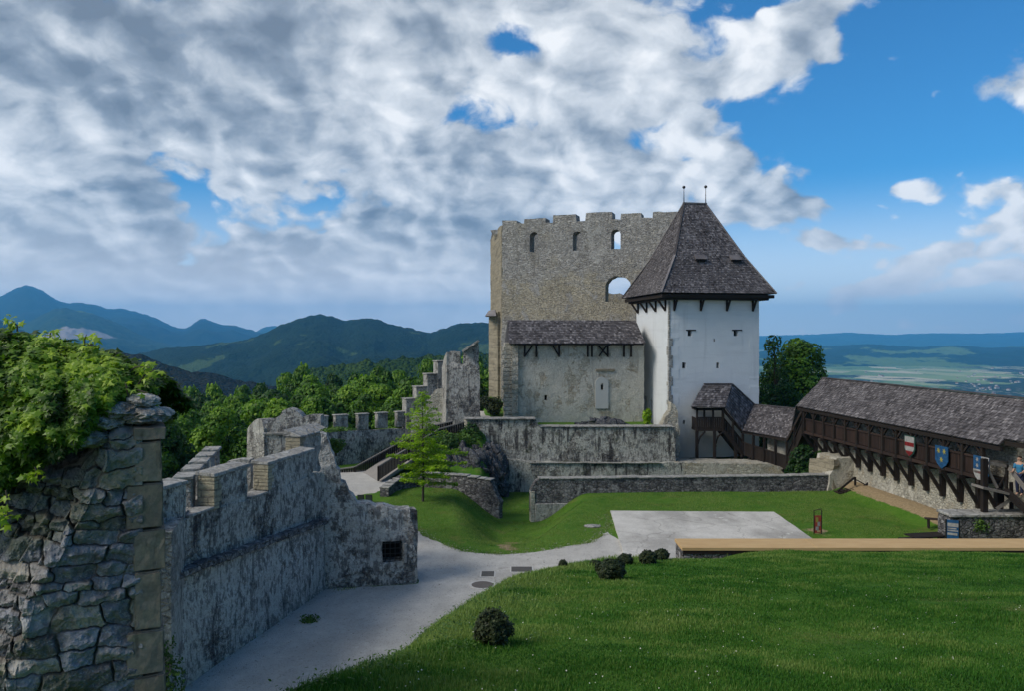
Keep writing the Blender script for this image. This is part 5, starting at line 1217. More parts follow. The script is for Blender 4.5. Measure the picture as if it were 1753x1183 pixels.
def bench(loc, rot, label, L=1.6):
    t = empty('bench', loc, label, 'bench'); d = V((math.cos(rot), math.sin(rot), 0)); n = V((-d.y, d.x, 0)); o = V(loc)
    for i in range(3):
        q = MB(i); q.beam(o-d*L/2+n*(.13*(i-1))+V((0, 0, .45)), o+d*L/2+n*(.13*(i-1))+V((0, 0, .45)), .12, .04); q.build('seat_board', M['timber_red'], t)
    for s in (-1, 1):
        q = MB(s+3); q.beam(o+d*s*L*.38+n*-.14, o+d*s*L*.38+n*-.14+V((0, 0, .43)), .08, .08); q.beam(o+d*s*L*.38+n*.14, o+d*s*L*.38+n*.14+V((0, 0, .43)), .08, .08); q.beam(o+d*s*L*.38+n*-.16+V((0, 0, .4)), o+d*s*L*.38+n*.16+V((0, 0, .4)), .07, .06); q.build('leg', M['timber'], t)
    return t
bp = at(1612, 892, 38.6); bench((bp.x, bp.y, 0.12), -.4, 'brown timber bench beside the blue and white information board', 1.5)
def trestle(px, py, D, label, rot=.2):
    p = at(px, py, D); t = empty('picnic_table', (p.x, p.y, hval(p.x, p.y)), label, 'table'); o = V((p.x, p.y, hval(p.x, p.y))); d = V((math.cos(rot), math.sin(rot), 0)); n = V((-d.y, d.x, 0))
    q = MB(1)
    for i in range(4): q.beam(o-d*.9+n*(.2*(i-1.5))+V((0, 0, .74)), o+d*.9+n*(.2*(i-1.5))+V((0, 0, .74)), .18, .04)
    q.build('tabletop', M['timber'], t)
    for s in (-1, 1):
        q = MB(2); q.beam(o+d*.6*s-n*.6, o+d*.6*s+n*.25+V((0, 0, .72)), .08, .06); q.beam(o+d*.6*s+n*.6, o+d*.6*s-n*.25+V((0, 0, .72)), .08, .06); q.beam(o+d*.6*s-n*.7+V((0, 0, .42)), o+d*.6*s+n*.7+V((0, 0, .42)), .06, .08); q.build('leg', M['timber'], t)
    for s in (-1, 1):
        q = MB(4); q.beam(o-d*.9+n*.66*s+V((0, 0, .46)), o+d*.9+n*.66*s+V((0, 0, .46)), .24, .04); q.build('seat', M['timber'], t)
trestle(1588, 918, 34.9, 'dark picnic table showing just above the pine plank')
# information board, banner frame
def board(px, D, wd, ht, label, nm, draw, rot=0., lean=0.):
    x = atx(px, D); t = empty(nm, (x, D, hval(x, D)+.02), label, 'sign'); d = V((math.cos(rot), math.sin(rot), 0)); n = V((d.y, -d.x, 0)); o = V((x, D, hval(x, D)+.02))
    draw(t, o, d, n, wd, ht); return t
def draw_info(t, o, d, n, w, h):
    for s in (-1, 1): q = MB(1); q.beam(o+d*s*(w/2), o+d*s*(w/2)+V((0, 0, h)), .05, .05); q.build('leg', M['iron'], t)
    q = MB(2); q.obox(o, d, n, -w/2+.03, w/2-.03, -.015, .015, o.z+h*.42, o.z+h); q.build('panel', Mb, t)
    for k, (a, b, z0, z1) in enumerate([(-.4, .35, .60, .66), (-.4, .40, .70, .735), (-.4, .28, .76, .79), (-.4, .42, .82, .92)]):
        q = MB(3); q.obox(o, d, n, a*w, b*w, .017, .022, o.z+h*z0, o.z+h*z1); q.build('picture' if k == 3 else 'text_block', Mw, t)
    q = MB(4); q.obox(o, d, n, -w/2, w/2, -.03, .06, o.z+h*.18, o.z+h*.36); q.build('lower_panel', Mw, t)
board(1631, 33.9, .50, 1.62, 'blue and white information board in front of the slab topped wall', 'information_board', draw_info, -.5)
def draw_banner(t, o, d, n, w, h):
    for s in (-1, 1): q = MB(1); q.beam(o+d*s*(w/2), o+d*s*(w/2)+V((0, 0, h)), .035, .035); q.build('pole', M['timber_red'], t)
    q = MB(6); q.beam(o-d*w/2+V((0, 0, h-.01)), o+d*w/2+V((0, 0, h+.06)), .03, .03); q.build('crossbar', M['timber_red'], t)
    q = MB(2); q.obox(o, d, n, -w/2+.03, w/2-.03, -.01, .01, o.z+.05, o.z+h*.78); q.build('banner', plain('banner_red', (.30, .05, .03), .7), t)
    for a, b, z0, z1, m in [(-.28, .05, .50, .70, My), (-.05, .30, .34, .52, Mw), (-.30, .1, .16, .32, Mw), (-.1, .32, .08, .16, M['plank'])]:
        q = MB(3); q.obox(o, d, n, a*w, b*w, .012, .017, o.z+h*z0, o.z+h*z1); q.build('print', m, t)
board(1400, 37.9, .38, 1.15, 'narrow red banner stand with pale figures behind the pine plank', 'banner_stand', draw_banner, .1)
# small dark timber rails at the end of the low wall
tN = empty('timber_rail', (atx(1462, 47.5), 47.5, 0), 'small dark timber stair rail at the corner pier of the curtain wall', 'railing')
D = 47.6
for nm, a, b, w in [('rail', (1434, 842), (1463, 818), .10), ('rail', (1462, 846), (1490, 825), .10), ('post', (1489, 824), (1489, 847), .14), ('post', (1464, 817), (1464, 832), .10), ('rail', (1462, 820), (1488, 834), .06)]:
    m = MB(3); m.beam(at(*a, D), at(*b, D), w, w); m.build(nm, M['timber'], tN)
m = MB(4)
for i in range(5): c = at(1440+i*6, 843-i*1.5, D+.2); m.box(c.x-.3, c.x+.3, c.y-.4, c.y+.4, c.z-.05, c.z+.02)
m.build('steps', M['timber_red'], tN)

# ------------------------------------------------------------------ wooden ramp up to the terrace
tM = empty('wooden_ramp', (-9, 52, 0), 'wooden ramp with dark boarded railings climbing right beside the young tree', 'ramp')
def rail(pts, seed, mat='timber'):
    """pts: (px, y_top, y_bottom, D) of a boarded railing"""
    for k, (a, b) in enumerate(zip(pts, pts[1:])):
        m = MB(seed+k); n_ = max(3, int(abs((at(b[0], b[1], b[3])-at(a[0], a[1], a[3])).length)/.16))
        T = [(1-t)*np.array(a)+t*np.array(b) for t in np.linspace(0, 1, n_+1)]
        for u, v in zip(T, T[1:]):
            p, q_ = at(u[0], u[1], u[3]), at(v[0], v[1], v[3]); p2, q2 = at(u[0], u[2], u[3]), at(v[0], v[2], v[3])
            g = (q_-p)*.06; y = V((0, .035, 0)); m.hexa([p2+g, q2-g, q2-g+y, p2+g+y, p+g, q_-g, q_-g+y, p+g+y])
        m.build('railing_panel', M[mat], tM)
        m = MB(seed+20+k); m.beam(at(a[0], a[1], a[3])+V((0, 0, .04)), at(b[0], b[1], b[3])+V((0, 0, .04)), .13, .08); m.build('handrail', M['timber_grey'], tM)
        m = MB(seed+40+k); m.beam(at(a[0], a[2]+1, a[3])+V((0, -.04, 0)), at(a[0], a[1]-1, a[3])+V((0, -.04, 0)), .12, .12); m.build('post', M['timber'], tM)
rail([(572, 806, 826, 55.2), (608, 801, 822, 55.5), (690, 756, 776, 57.6), (745, 729, 752, 59.0), (775, 722, 736, 59.2)], 500)
rail([(648, 800, 823, 51.6), (700, 768, 788, 54.4), (752, 736, 758, 57.2), (795, 724, 742, 57.6)], 600)
m = MB(630); m.hexa([at(600, 828, 54.2), at(655, 826, 51.9), at(752, 762, 57.0), at(700, 762, 59.0), at(600, 824, 54.2), at(655, 822, 51.9), at(752, 758, 57.0), at(700, 758, 59.0)]); m.hexa([at(752, 762, 57.0), at(797, 745, 57.5), at(790, 742, 60), at(700, 762, 59.0), at(752, 758, 57.0), at(797, 741, 57.5), at(790, 738, 60), at(700, 758, 59.0)]); m.build('deck', M['timber_grey'], tM)
m = MB(631); m.beam(at(745, 765, 57.4), at(795, 746, 57.6), .16, .18); m.beam(at(652, 826, 51.8), at(745, 765, 57.3), .16, .2); m.build('stringer', M['timber_grey'], tM)
# two dark floodlights standing at the road bend
for k, (px, lb) in enumerate([(618, 'left one of two dark floodlights standing behind the outbuilding'), (632, 'right one of two dark floodlights standing behind the outbuilding')]):
    D = 45.4-k*.3; c = at(px, 853, D); t = empty('floodlight', (c.x, c.y, 0), lb, 'floodlight', 'floodlights at the road bend')
    w, h = .20, .20; q = MB(k); q.hexa([(c.x-w, D-.04, c.z-h), (c.x+w, D-.04, c.z-h), (c.x+w*.7, D+.22, c.z-h*.7), (c.x-w*.7, D+.22, c.z-h*.7), (c.x-w, D-.12, c.z+h), (c.x+w, D-.12, c.z+h), (c.x+w*.7, D+.2, c.z+h*.7), (c.x-w*.7, D+.2, c.z+h*.7)]); q.build('lamp_head', M['iron'], t, bevel=.02)
    q = MB(k+3); q.beam((c.x, D+.06, 0), (c.x, D+.06, c.z-h), .05, .05); q.box(c.x-.15, c.x+.15, D-.05, D+.2, .013, .04); q.build('stand', M['iron'], t)
    q = MB(k+5); q.hexa([(c.x-w*.8, D-.062, c.z-h*.8), (c.x+w*.8, D-.062, c.z-h*.8), (c.x+w*.8, D-.05, c.z-h*.8), (c.x-w*.8, D-.05, c.z-h*.8), (c.x-w*.8, D-.13, c.z+h*.8), (c.x+w*.8, D-.13, c.z+h*.8), (c.x+w*.8, D-.118, c.z+h*.8), (c.x-w*.8, D-.118, c.z+h*.8)]); q.build('lens', plain('lamp_glass', (.06, .065, .07), .2, .6), t)
M['frame_light'] = plain('pale_cement', (.44, .43, .41), .9)
# covers let into the road
gx_, gy_ = G(826, 1003); t = empty('manhole_cover', (gx_, gy_, .02), 'round rusty manhole cover set in the gravel road', 'manhole cover')
q = MB(1); q.tube([(gx_, gy_, .0), (gx_, gy_, .038)], .42, 28); q.build('lid', plain('rusty_lid', (.10, .085, .075), .7, .4), t)
q = MB(2); q.tube([(gx_, gy_, .0), (gx_, gy_, .03)], .52, 28); q.build('rim', M['frame_light'], t)
for px, py, w, lb in [(835, 985, .25, 'small square drain grate in the road near the round manhole cover'), (893, 977, .42, 'wide drain grate in the pavement nearest the grass bank')]:
    gx_, gy_ = G(px, py); t = empty('drain_grate', (gx_, gy_, .02), lb, 'drain grate')
    q = MB(1)
    for i in range(7): y = gy_-.3+i*.1; q.box(gx_-w, gx_+w, y, y+.06, .01, .045)
    q.build('bars', plain('grate_iron', (.09, .085, .08), .7, .4), t)
    q = MB(2); q.box(gx_-w-.06, gx_+w+.06, gy_-.38, gy_+.42, .0, .030); q.build('frame', M['frame_light'], t)
gx_, gy_ = G(1014, 902); t = rock('flat_stone', (gx_, gy_, .02), (.42, .3, .07), 5, 'flat pale stone lying in the lawn left of the paving', n=16, mat='sill', amp=.15)
# ------------------------------------------------------------------ vegetation
def leaf_cloud(name, pts, nrm, size, rs, mat, parent, shape='quad', tone=None, origin=None, up=.35, jit=.9):
    """one small face (or lobed leaf) per point, turned roughly along nrm"""
    n = len(pts); N = nrm+rs.normal(0, jit*.5, (n, 3)); N[:, 2] += up; N /= np.linalg.norm(N, axis=1)[:, None]+1e-9
    a = rs.normal(0, 1, (n, 3)); T = np.cross(N, a); T /= np.linalg.norm(T, axis=1)[:, None]+1e-9; B = np.cross(N, T)
    s = size*rs.uniform(.6, 1.35, n)
    if shape == 'quad': uv = np.array([(-.5, -.12), (-.1, -.5), (.5, -.2), (.42, .3), (.0, .55), (-.42, .35)]); bend = np.array([.05, -.05, -.12, .03, -.1, .05])
    elif shape == 'maple':
        ang = np.linspace(-math.pi*.9, math.pi*.9, 11); rad = np.array([.30, .22, .52, .26, .66, .30, .66, .26, .52, .22, .30])
        o_ = [5, ]
        rad = np.array([.28, .55, .28, .62, .32, .85, .32, .62, .28, .55, .28]); uv = np.stack([np.sin(ang)*rad, np.cos(ang)*rad], -1); bend = -.45*rad**2+.05
    else: uv = np.array([(-.18, -.5), (.18, -.5), (.3, 0), (0, .6), (-.3, 0)]); bend = np.array([0, 0, -.06, -.15, -.06])
    k = len(uv)
    Vv = pts[:, None, :]+(T[:, None, :]*uv[None, :, 0, None]+B[:, None, :]*uv[None, :, 1, None]+N[:, None, :]*bend[None, :, None])*s[:, None, None]
    Fa = np.arange(n*k).reshape(n, k)
    tn = rs.uniform(0, 1, n) if tone is None else tone
    me = faces_mesh(name, Vv.reshape(-1, 3), Fa, np.clip(tn, 0, 1))
    return finish(name, me, mat, parent, origin)
def crown_points(rs, blobs, per_area):
    P = []; Nn = []; T = []
    for (c, r) in blobs:
        c = np.array(c); r = np.array(r); n = int(per_area*(r[0]*r[1]+r[0]*r[2]+r[1]*r[2])/3*4)
        d = rs.normal(0, 1, (n, 3)); d /= np.linalg.norm(d, axis=1)[:, None]
        rad = rs.uniform(.55, 1.0, n)**.5*(1+.22*fbm(d[:, 0]*2.3+c[0]*3, d[:, 1]*2.3+d[:, 2]*2+c[2], 3, 5)*2)
        keep = fbm(d[:, 0]*3+c[0], d[:, 2]*3+d[:, 1]*1.7+c[1], 3, 11) > -.17
        P.append((c+d*r*rad[:, None])[keep]); Nn.append(d[keep]); T.append(np.full(keep.sum(), rs.uniform(-.25, .25)))
    return np.vstack(P), np.vstack(Nn), np.concatenate(T)
def make_tree(seed, hgt, rad, leafmat, label, group=None, dens=34, leaf=.34, conic=False, name='tree', low=.25, nb=22):
    rs = np.random.RandomState(seed); root = empty(name, (0, 0, 0), label, 'tree', group)
    blobs = []; r_ = random.Random(seed)
    for i in range(nb):
        t = (i+.5)/nb; z = hgt*(low+(1-low)*t*.93)
        env = (1-t)**.8 if conic else math.sin(math.pi*min(1, (t*.80+.22)))**.8
        a = i*2.4+r_.uniform(-.5, .5); ro = rad*env*r_.uniform(.35, .78)
        b = rad*r_.uniform(.30, .50)*(.55+.45*env)
        blobs.append(((ro*math.cos(a), ro*math.sin(a), z), (b, b, b*.75)))
    P, N_, T = crown_points(rs, blobs, dens)
    tn = .42+T+rs.normal(0, .16, len(P))
    leaf_cloud('crown', P, N_, leaf, rs, leafmat, root, tone=tn)
    m = MB(seed); m.tube([(0, 0, -1.2), (0, 0, .3), (r_.uniform(-.15, .15), 0, hgt*.45), (0, r_.uniform(-.2, .2), hgt*.9)], [.035*hgt, .024*hgt, .015*hgt, .004*hgt], 8)
    for b in blobs[:int(nb*.8):2]:
        c = V(b[0]); m.tube([(0, 0, max(.6, c.z-rad*.55)), (c.x*.5, c.y*.5, c.z-rad*.22), tuple(c)], [.012*hgt, .007*hgt, .002*hgt], 5)
    m.build('trunk', M['bark'], root)
    return root
def copy_thing(o, loc, rz, sc, label=None):
    c = o.copy(); COL.objects.link(c); c.location = loc; c.rotation_euler = (0, 0, rz); c.scale = sc
    if label: c['label'] = label
    for ch in list(o.children):
        k = ch.copy(); COL.objects.link(k); k.parent = c
    return c
# forest below the walls: broadleaf trees, every one an object
FG = 'forest trees below the castle walls'
LT = ['broad green leafy tree in the wood below the left castle walls', 'dark dense tree in the wood below the left castle walls', 'tall narrow green tree in the wood below the left castle walls']
protos = [make_tree(11, 13, 4.2, M['leaf_forest'], LT[0], FG, 125, .23), make_tree(12, 13, 4.6, M['leaf_forest'], LT[0], FG, 125, .23), make_tree(13, 13, 3.9, M['leaf_dark'], LT[1], FG, 125, .23),
          make_tree(14, 13, 3.3, M['leaf_forest'], LT[2], FG, 130, .23, low=.15), make_tree(15, 13, 4.4, M['leaf_forest'], LT[0], FG, 115, .25)]
pl = [0, 0, 1, 2, 0]
sil = ([120, 200, 260, 320, 400, 440, 480, 520, 560, 610, 640, 670, 700, 740, 770, 850, 950], [655, 655, 662, 664, 655, 644, 628, 624, 632, 628, 606, 624, 616, 606, 600, 600, 600])
r_ = random.Random(5); placed = []; used = [False]*5
def put_tree(px, D, ytop, kind=None, scr=1.):
    x = atx(px, D); zt = atz(ytop, D); zb = hval(x, D)-.3; h = zt-zb
    if h < 4: zb = zt-6; h = 6
    k = r_.choices(range(5), [3, 3, 2, 2, 3])[0] if kind is None else kind
    s = h/13; w = min(max(s, .65), 1.35)*r_.uniform(.85, 1.15)*scr
    if not used[k]: used[k] = True; o = protos[k]; o.location = (x, D, zb); o.rotation_euler = (0, 0, r_.uniform(0, 6.28)); o.scale = (w, w, s); return
    copy_thing(protos[k], (x, D, zb), r_.uniform(0, 6.28), (w, w, s))
rows = [(36, 705, 14), (43, 688, 12), (51, 676, 11), (60, 664, 10), (70, 652, 9), (82, 643, 8), (96, 634, 7), (112, 626, 6), (130, 620, 5)]
for D, y0, sp in rows:
    px = 160 if D < 60 else 150
    lim = {36: 395, 43: 505, 51: 560}.get(D, 850 if D < 100 else 880)
    while px < lim:
        p = px+r_.uniform(-8, 8); base = float(np.interp(p, *sil)); t = (D-36)/94
        y = base+(1-t)*(60 if p > 420 else 50)+r_.uniform(-9, 14)
        if 500 < p < 700 and D > 75: y -= 4
        fx = atx(p, D)
        if float(poly_sd(np.array([fx]), np.array([D]), FOOT)[0]) > 2.6:
            kd = None
            if p < 400: kd = r_.choice([2, 2, 0, 1, 3])
            put_tree(p, D+r_.uniform(-3, 3), y, kd)
        px += 3.9*F/D*r_.uniform(.85, 1.25)*.95
def single(o, px, D, ytop, h0, scx=None, label=None):
    x = atx(px, D); zb = hval(x, D)-.2; s = (atz(ytop, D)-zb)/h0; o.location = (x, D, zb); w = scx or s; o.scale = (w, w, s)
# tree right of the white tower, with a smaller neighbour
single(make_tree(31, 14, 4.0, M['leaf_forest'], 'rounded green tree between the white tower and the covered walkway', None, 120, .18, low=.1, nb=34), 1366, 76, 566, 14, 1.42)
single(make_tree(32, 12, 2.8, M['leaf_dark'], 'sparse slender tree close against the right side of the white tower', None, 60, .17, low=.15), 1326, 74, 562, 12, 1.0)
single(make_tree(33, 10, 3.0, M['leaf_dark'], 'low dark tree behind the middle section of the covered walkway', None, 100, .2, low=.05), 1345, 70, 640, 10, 1.1)
# bushy growth inside the gap under the stair, and other shrubs
def shrub(name, loc, s, n, leaf, mat, label, cat='shrub', group=None, seed=1, shape='quad', stems=True, flat=1.):
    rs = np.random.RandomState(seed); root = empty(name, loc, label, cat, group); r2 = random.Random(seed)
    bl = [((loc[0]+r2.uniform(-.45, .45)*s[0], loc[1]+r2.uniform(-.45, .45)*s[1], loc[2]+s[2]*r2.uniform(.25, .75)), (s[0]*.5, s[1]*.5, s[2]*.34)) for _ in range(7)]
    P, N_, T = crown_points(rs, bl, n); ok = P[:, 2] > loc[2]-.05; P, N_, T = P[ok], N_[ok], T[ok]
    leaf_cloud('leaves', P, N_, leaf, rs, mat, root, shape, .42+T+rs.normal(0, .17, len(P)))
    if stems:
        m = MB(seed)
        for k in range(6): m.tube([(loc[0]+r2.uniform(-.08, .08), loc[1]+r2.uniform(-.08, .08), loc[2]-.1), (bl[k][0][0]*.5+loc[0]*.5, bl[k][0][1]*.5+loc[1]*.5, loc[2]+s[2]*.35), bl[k][0]], [.02, .014, .005], 5)
        m.build('stems', M['bark'], root)
    return root
shrub('shrub', (atx(1392, 53), 53, -1.0), (1.9, 1.2, 3.2), 260, .16, M['leaf_dark'], 'dark shrub growing in the gap under the rising walkway stair', seed=3)
shrub('shrub', (atx(1375, 52), 51.5, -1.5), (1.4, 1.0, 2.0), 260, .15, M['leaf_box'], 'low dark shrub behind the low wall left of the corner pier', seed=4)
shrub('shrub', (atx(843, 66), 66, 3.0), (1.2, 1.0, 1.5), 300, .13, M['leaf_box'], 'round dark shrub beside the path below the palace corner', seed=5)
shrub('shrub', (atx(1106, 60.5), 60.3, 2.6), (.5, .4, 1.5), 420, .13, M['leaf_fresh'], 'small bright green shrub between chapel wall and white tower', seed=6)
shrub('shrub', (atx(757, 54.6), 54.6, 0.), (2.1, 1.2, 2.6), 190, .15, M['leaf_weed'], 'loose green shrub on the slope below the wooden ramp', seed=7)
shrub('shrub', (atx(790, 53.6), 53.6, -.4), (1.4, 1.0, 1.5), 190, .14, M['leaf_weed'], 'low green shrub at the foot of the blue-grey rock', seed=8)
shrub('shrub', (-4.2, 55.6, 1.2), (2.2, 1.6, 1.6), 150, .15, M['leaf_weed'], 'green shrub on the rocky slope right under the ramp top', seed=21)
shrub('shrub', (-3.1, 56.9, 1.8), (1.2, 1.0, 1.5), 170, .14, M['leaf_dark'], 'dark shrub against the left end of the retaining wall', seed=22)
rock('rock_outcrop', (-3.6, 54.3, .4), (1.6, 1.2, 1.3), 17, 'brown rock on the slope left of the blue-grey outcrop', amp=.5)
shrub('shrub', (atx(742, 52.4), 52.3, .0), (1.4, .8, 1.6), 190, .14, M['leaf_fresh'], 'light green shrub behind the low ditch wall and the young tree', seed=9)
shrub('wall_plant', (atx(574, 36), 36.0, atz(778, 36)), (.55, .5, .7), 420, .10, M['leaf_weed'], 'small green plant growing on the wall behind the outbuilding', seed=10)
shrub('wall_plant', (-7.15+.25, 31.6, 5.72), (.9, .5, .18), 420, .08, M['leaf_weed'], 'flat tuft of weeds on top of the wall right of the tall pier', seed=12, stems=False)
shrub('shrub', (atx(300, 20.5), 19.8, .0), (.85, .8, 2.4), 330, .07, M['leaf_weed'], 'scraggly green shrub at the foot of the crenellated wall by the near wall', seed=13)
shrub('wall_plant', (shrub_spot[0], shrub_spot[1], .9), (.45, .25, .8), 420, .06, M['leaf_weed'], 'dark green plant hanging on the face of the slab topped wall', seed=25, stems=False)
shrub('wall_plant', (atx(525, 26.5), 26.5, .0), (.55, .5, .10), 500, .05, M['leaf_weed'], 'flat green weed patch on the gravel beside the crenellated wall', seed=26, stems=False)
# clipped round box bushes on the bank
BG = 'clipped bushes along the edge of the grass bank'
def box_bush(px, pyb, D, wpx, hpx, label, seed):
    loc = at(px, pyb, D); loc.z = min(loc.z, hval(loc.x, loc.y)+.02) if False else hval(loc.x, loc.y)-.02
    w = wpx/F*D; h = hpx/F*D; root = empty('bush', loc, label, 'bush', BG); rs = np.random.RandomState(seed)
    n = 6500; d = rs.normal(0, 1, (n, 3)); d /= np.linalg.norm(d, axis=1)[:, None]
    rad = rs.uniform(.72, 1.02, n)*(1+.36*fbm(d[:, 0]*3.4+seed, d[:, 1]*3+d[:, 2]*3, 3, seed)*2)
    P = np.array(loc)+np.array((0, 0, h*.5))+d*rad[:, None]*np.array((w/2, w/2, h*.54))
    leaf_cloud('leaves', P, d, .030*w/.38 if w > .2 else .02, rs, M['leaf_box'], root, 'leaf', .4+rs.normal(0, .2, n), up=.5)
    m = MB(seed)
    for k in range(5): m.tube([(loc.x, loc.y, loc.z-.05), (loc.x+rs.uniform(-.3, .3)*w, loc.y+rs.uniform(-.3, .3)*w, loc.z+h*.7)], [.012, .004], 5)
    m.build('stems', M['bark'], root)
for a in [(846, 1118, 8.35, 60, 60, 'largest dark clipped bush, alone low on the grass bank'), (1045, 1008, 15.3, 50, 36, 'medium dark bush in front of three smaller ones at the crest'),
          (1110, 980, 19.5, 30, 24, 'dark bush, middle of the crest row near the plank wall'), (1133, 973, 20.8, 27, 20, 'dark bush of the crest row closest to the plank wall'),
          (1071, 978, 19.6, 27, 18, 'brownish bush, first of the crest row from the left'), (964, 985, 18.2, 15, 14, 'tiny dark bush at the road edge of the bank'), (1018, 981, 19.0, 22, 10, 'flattened little bush between the tiny one and the crest row')]:
    box_bush(a[0], a[1], a[2], a[3], a[4], a[5], a[0])
# young tree with layered pale green branches
def larch(px, D, ytop, label):
    x = atx(px, D); zb = hval(x, D); zt = atz(ytop, D); h = zt-zb; root = empty('young_tree', (x, D, zb), label, 'tree'); rs = np.random.RandomState(77); r2 = random.Random(77)
    m = MB(1); m.tube([(x, D, zb-.2), (x+.03, D, zb+h*.4), (x-.04, D, zb+h*.75), (x, D, zt)], [.075, .05, .028, .006], 8)
    P = []; N_ = []; T = []
    for i in range(64):
        t = .17+.83*(i/64)**.95; z = zb+h*t; a = i*2.399; L = (.32+2.35*(1-t)**.8)*(1 if t > .3 else .8)*r2.uniform(.7, 1.15)
        if px and math.cos(a) > .3 and .25 < t < .5: L *= 1.25
        dz = .12*L; end = V((x+math.cos(a)*L, D+math.sin(a)*L, z+dz*r2.uniform(-.8, 1.)))
        m.tube([(x, D, z), tuple(V((x, D, z)).lerp(end, .5)+V((0, 0, .04))), tuple(end)], [.018*(1.2-t), .011, .003], 4)
        n = int((230 if t < .55 else 120)*L); u = rs.uniform(.12, 1.02, n); c = np.array((x, D, z))[None]+(np.array(end)-np.array((x, D, z)))[None]*u[:, None]
        side = rs.normal(0, 1, n)*.24*(1.15-u)*min(1, L); pr = np.array((-math.sin(a), math.cos(a), 0))
        c = c+pr[None]*side[:, None]; c[:, 2] += rs.normal(0, .055, n)-.05*u
        P.append(c); N_.append(np.tile((0, 0, 1.), (n, 1))); T.append(np.full(n, r2.uniform(-.15, .2)))
    P = np.vstack(P); leaf_cloud('foliage', P, np.vstack(N_), .115, rs, M['leaf_fresh'], root, 'leaf', .48+np.concatenate(T)+rs.normal(0, .17, len(P)), jit=.8)
    m.build('trunk', M['bark'], root)
larch(724, 45.6, 668, 'young light green tree with layered branches on the lawn before the ramp')

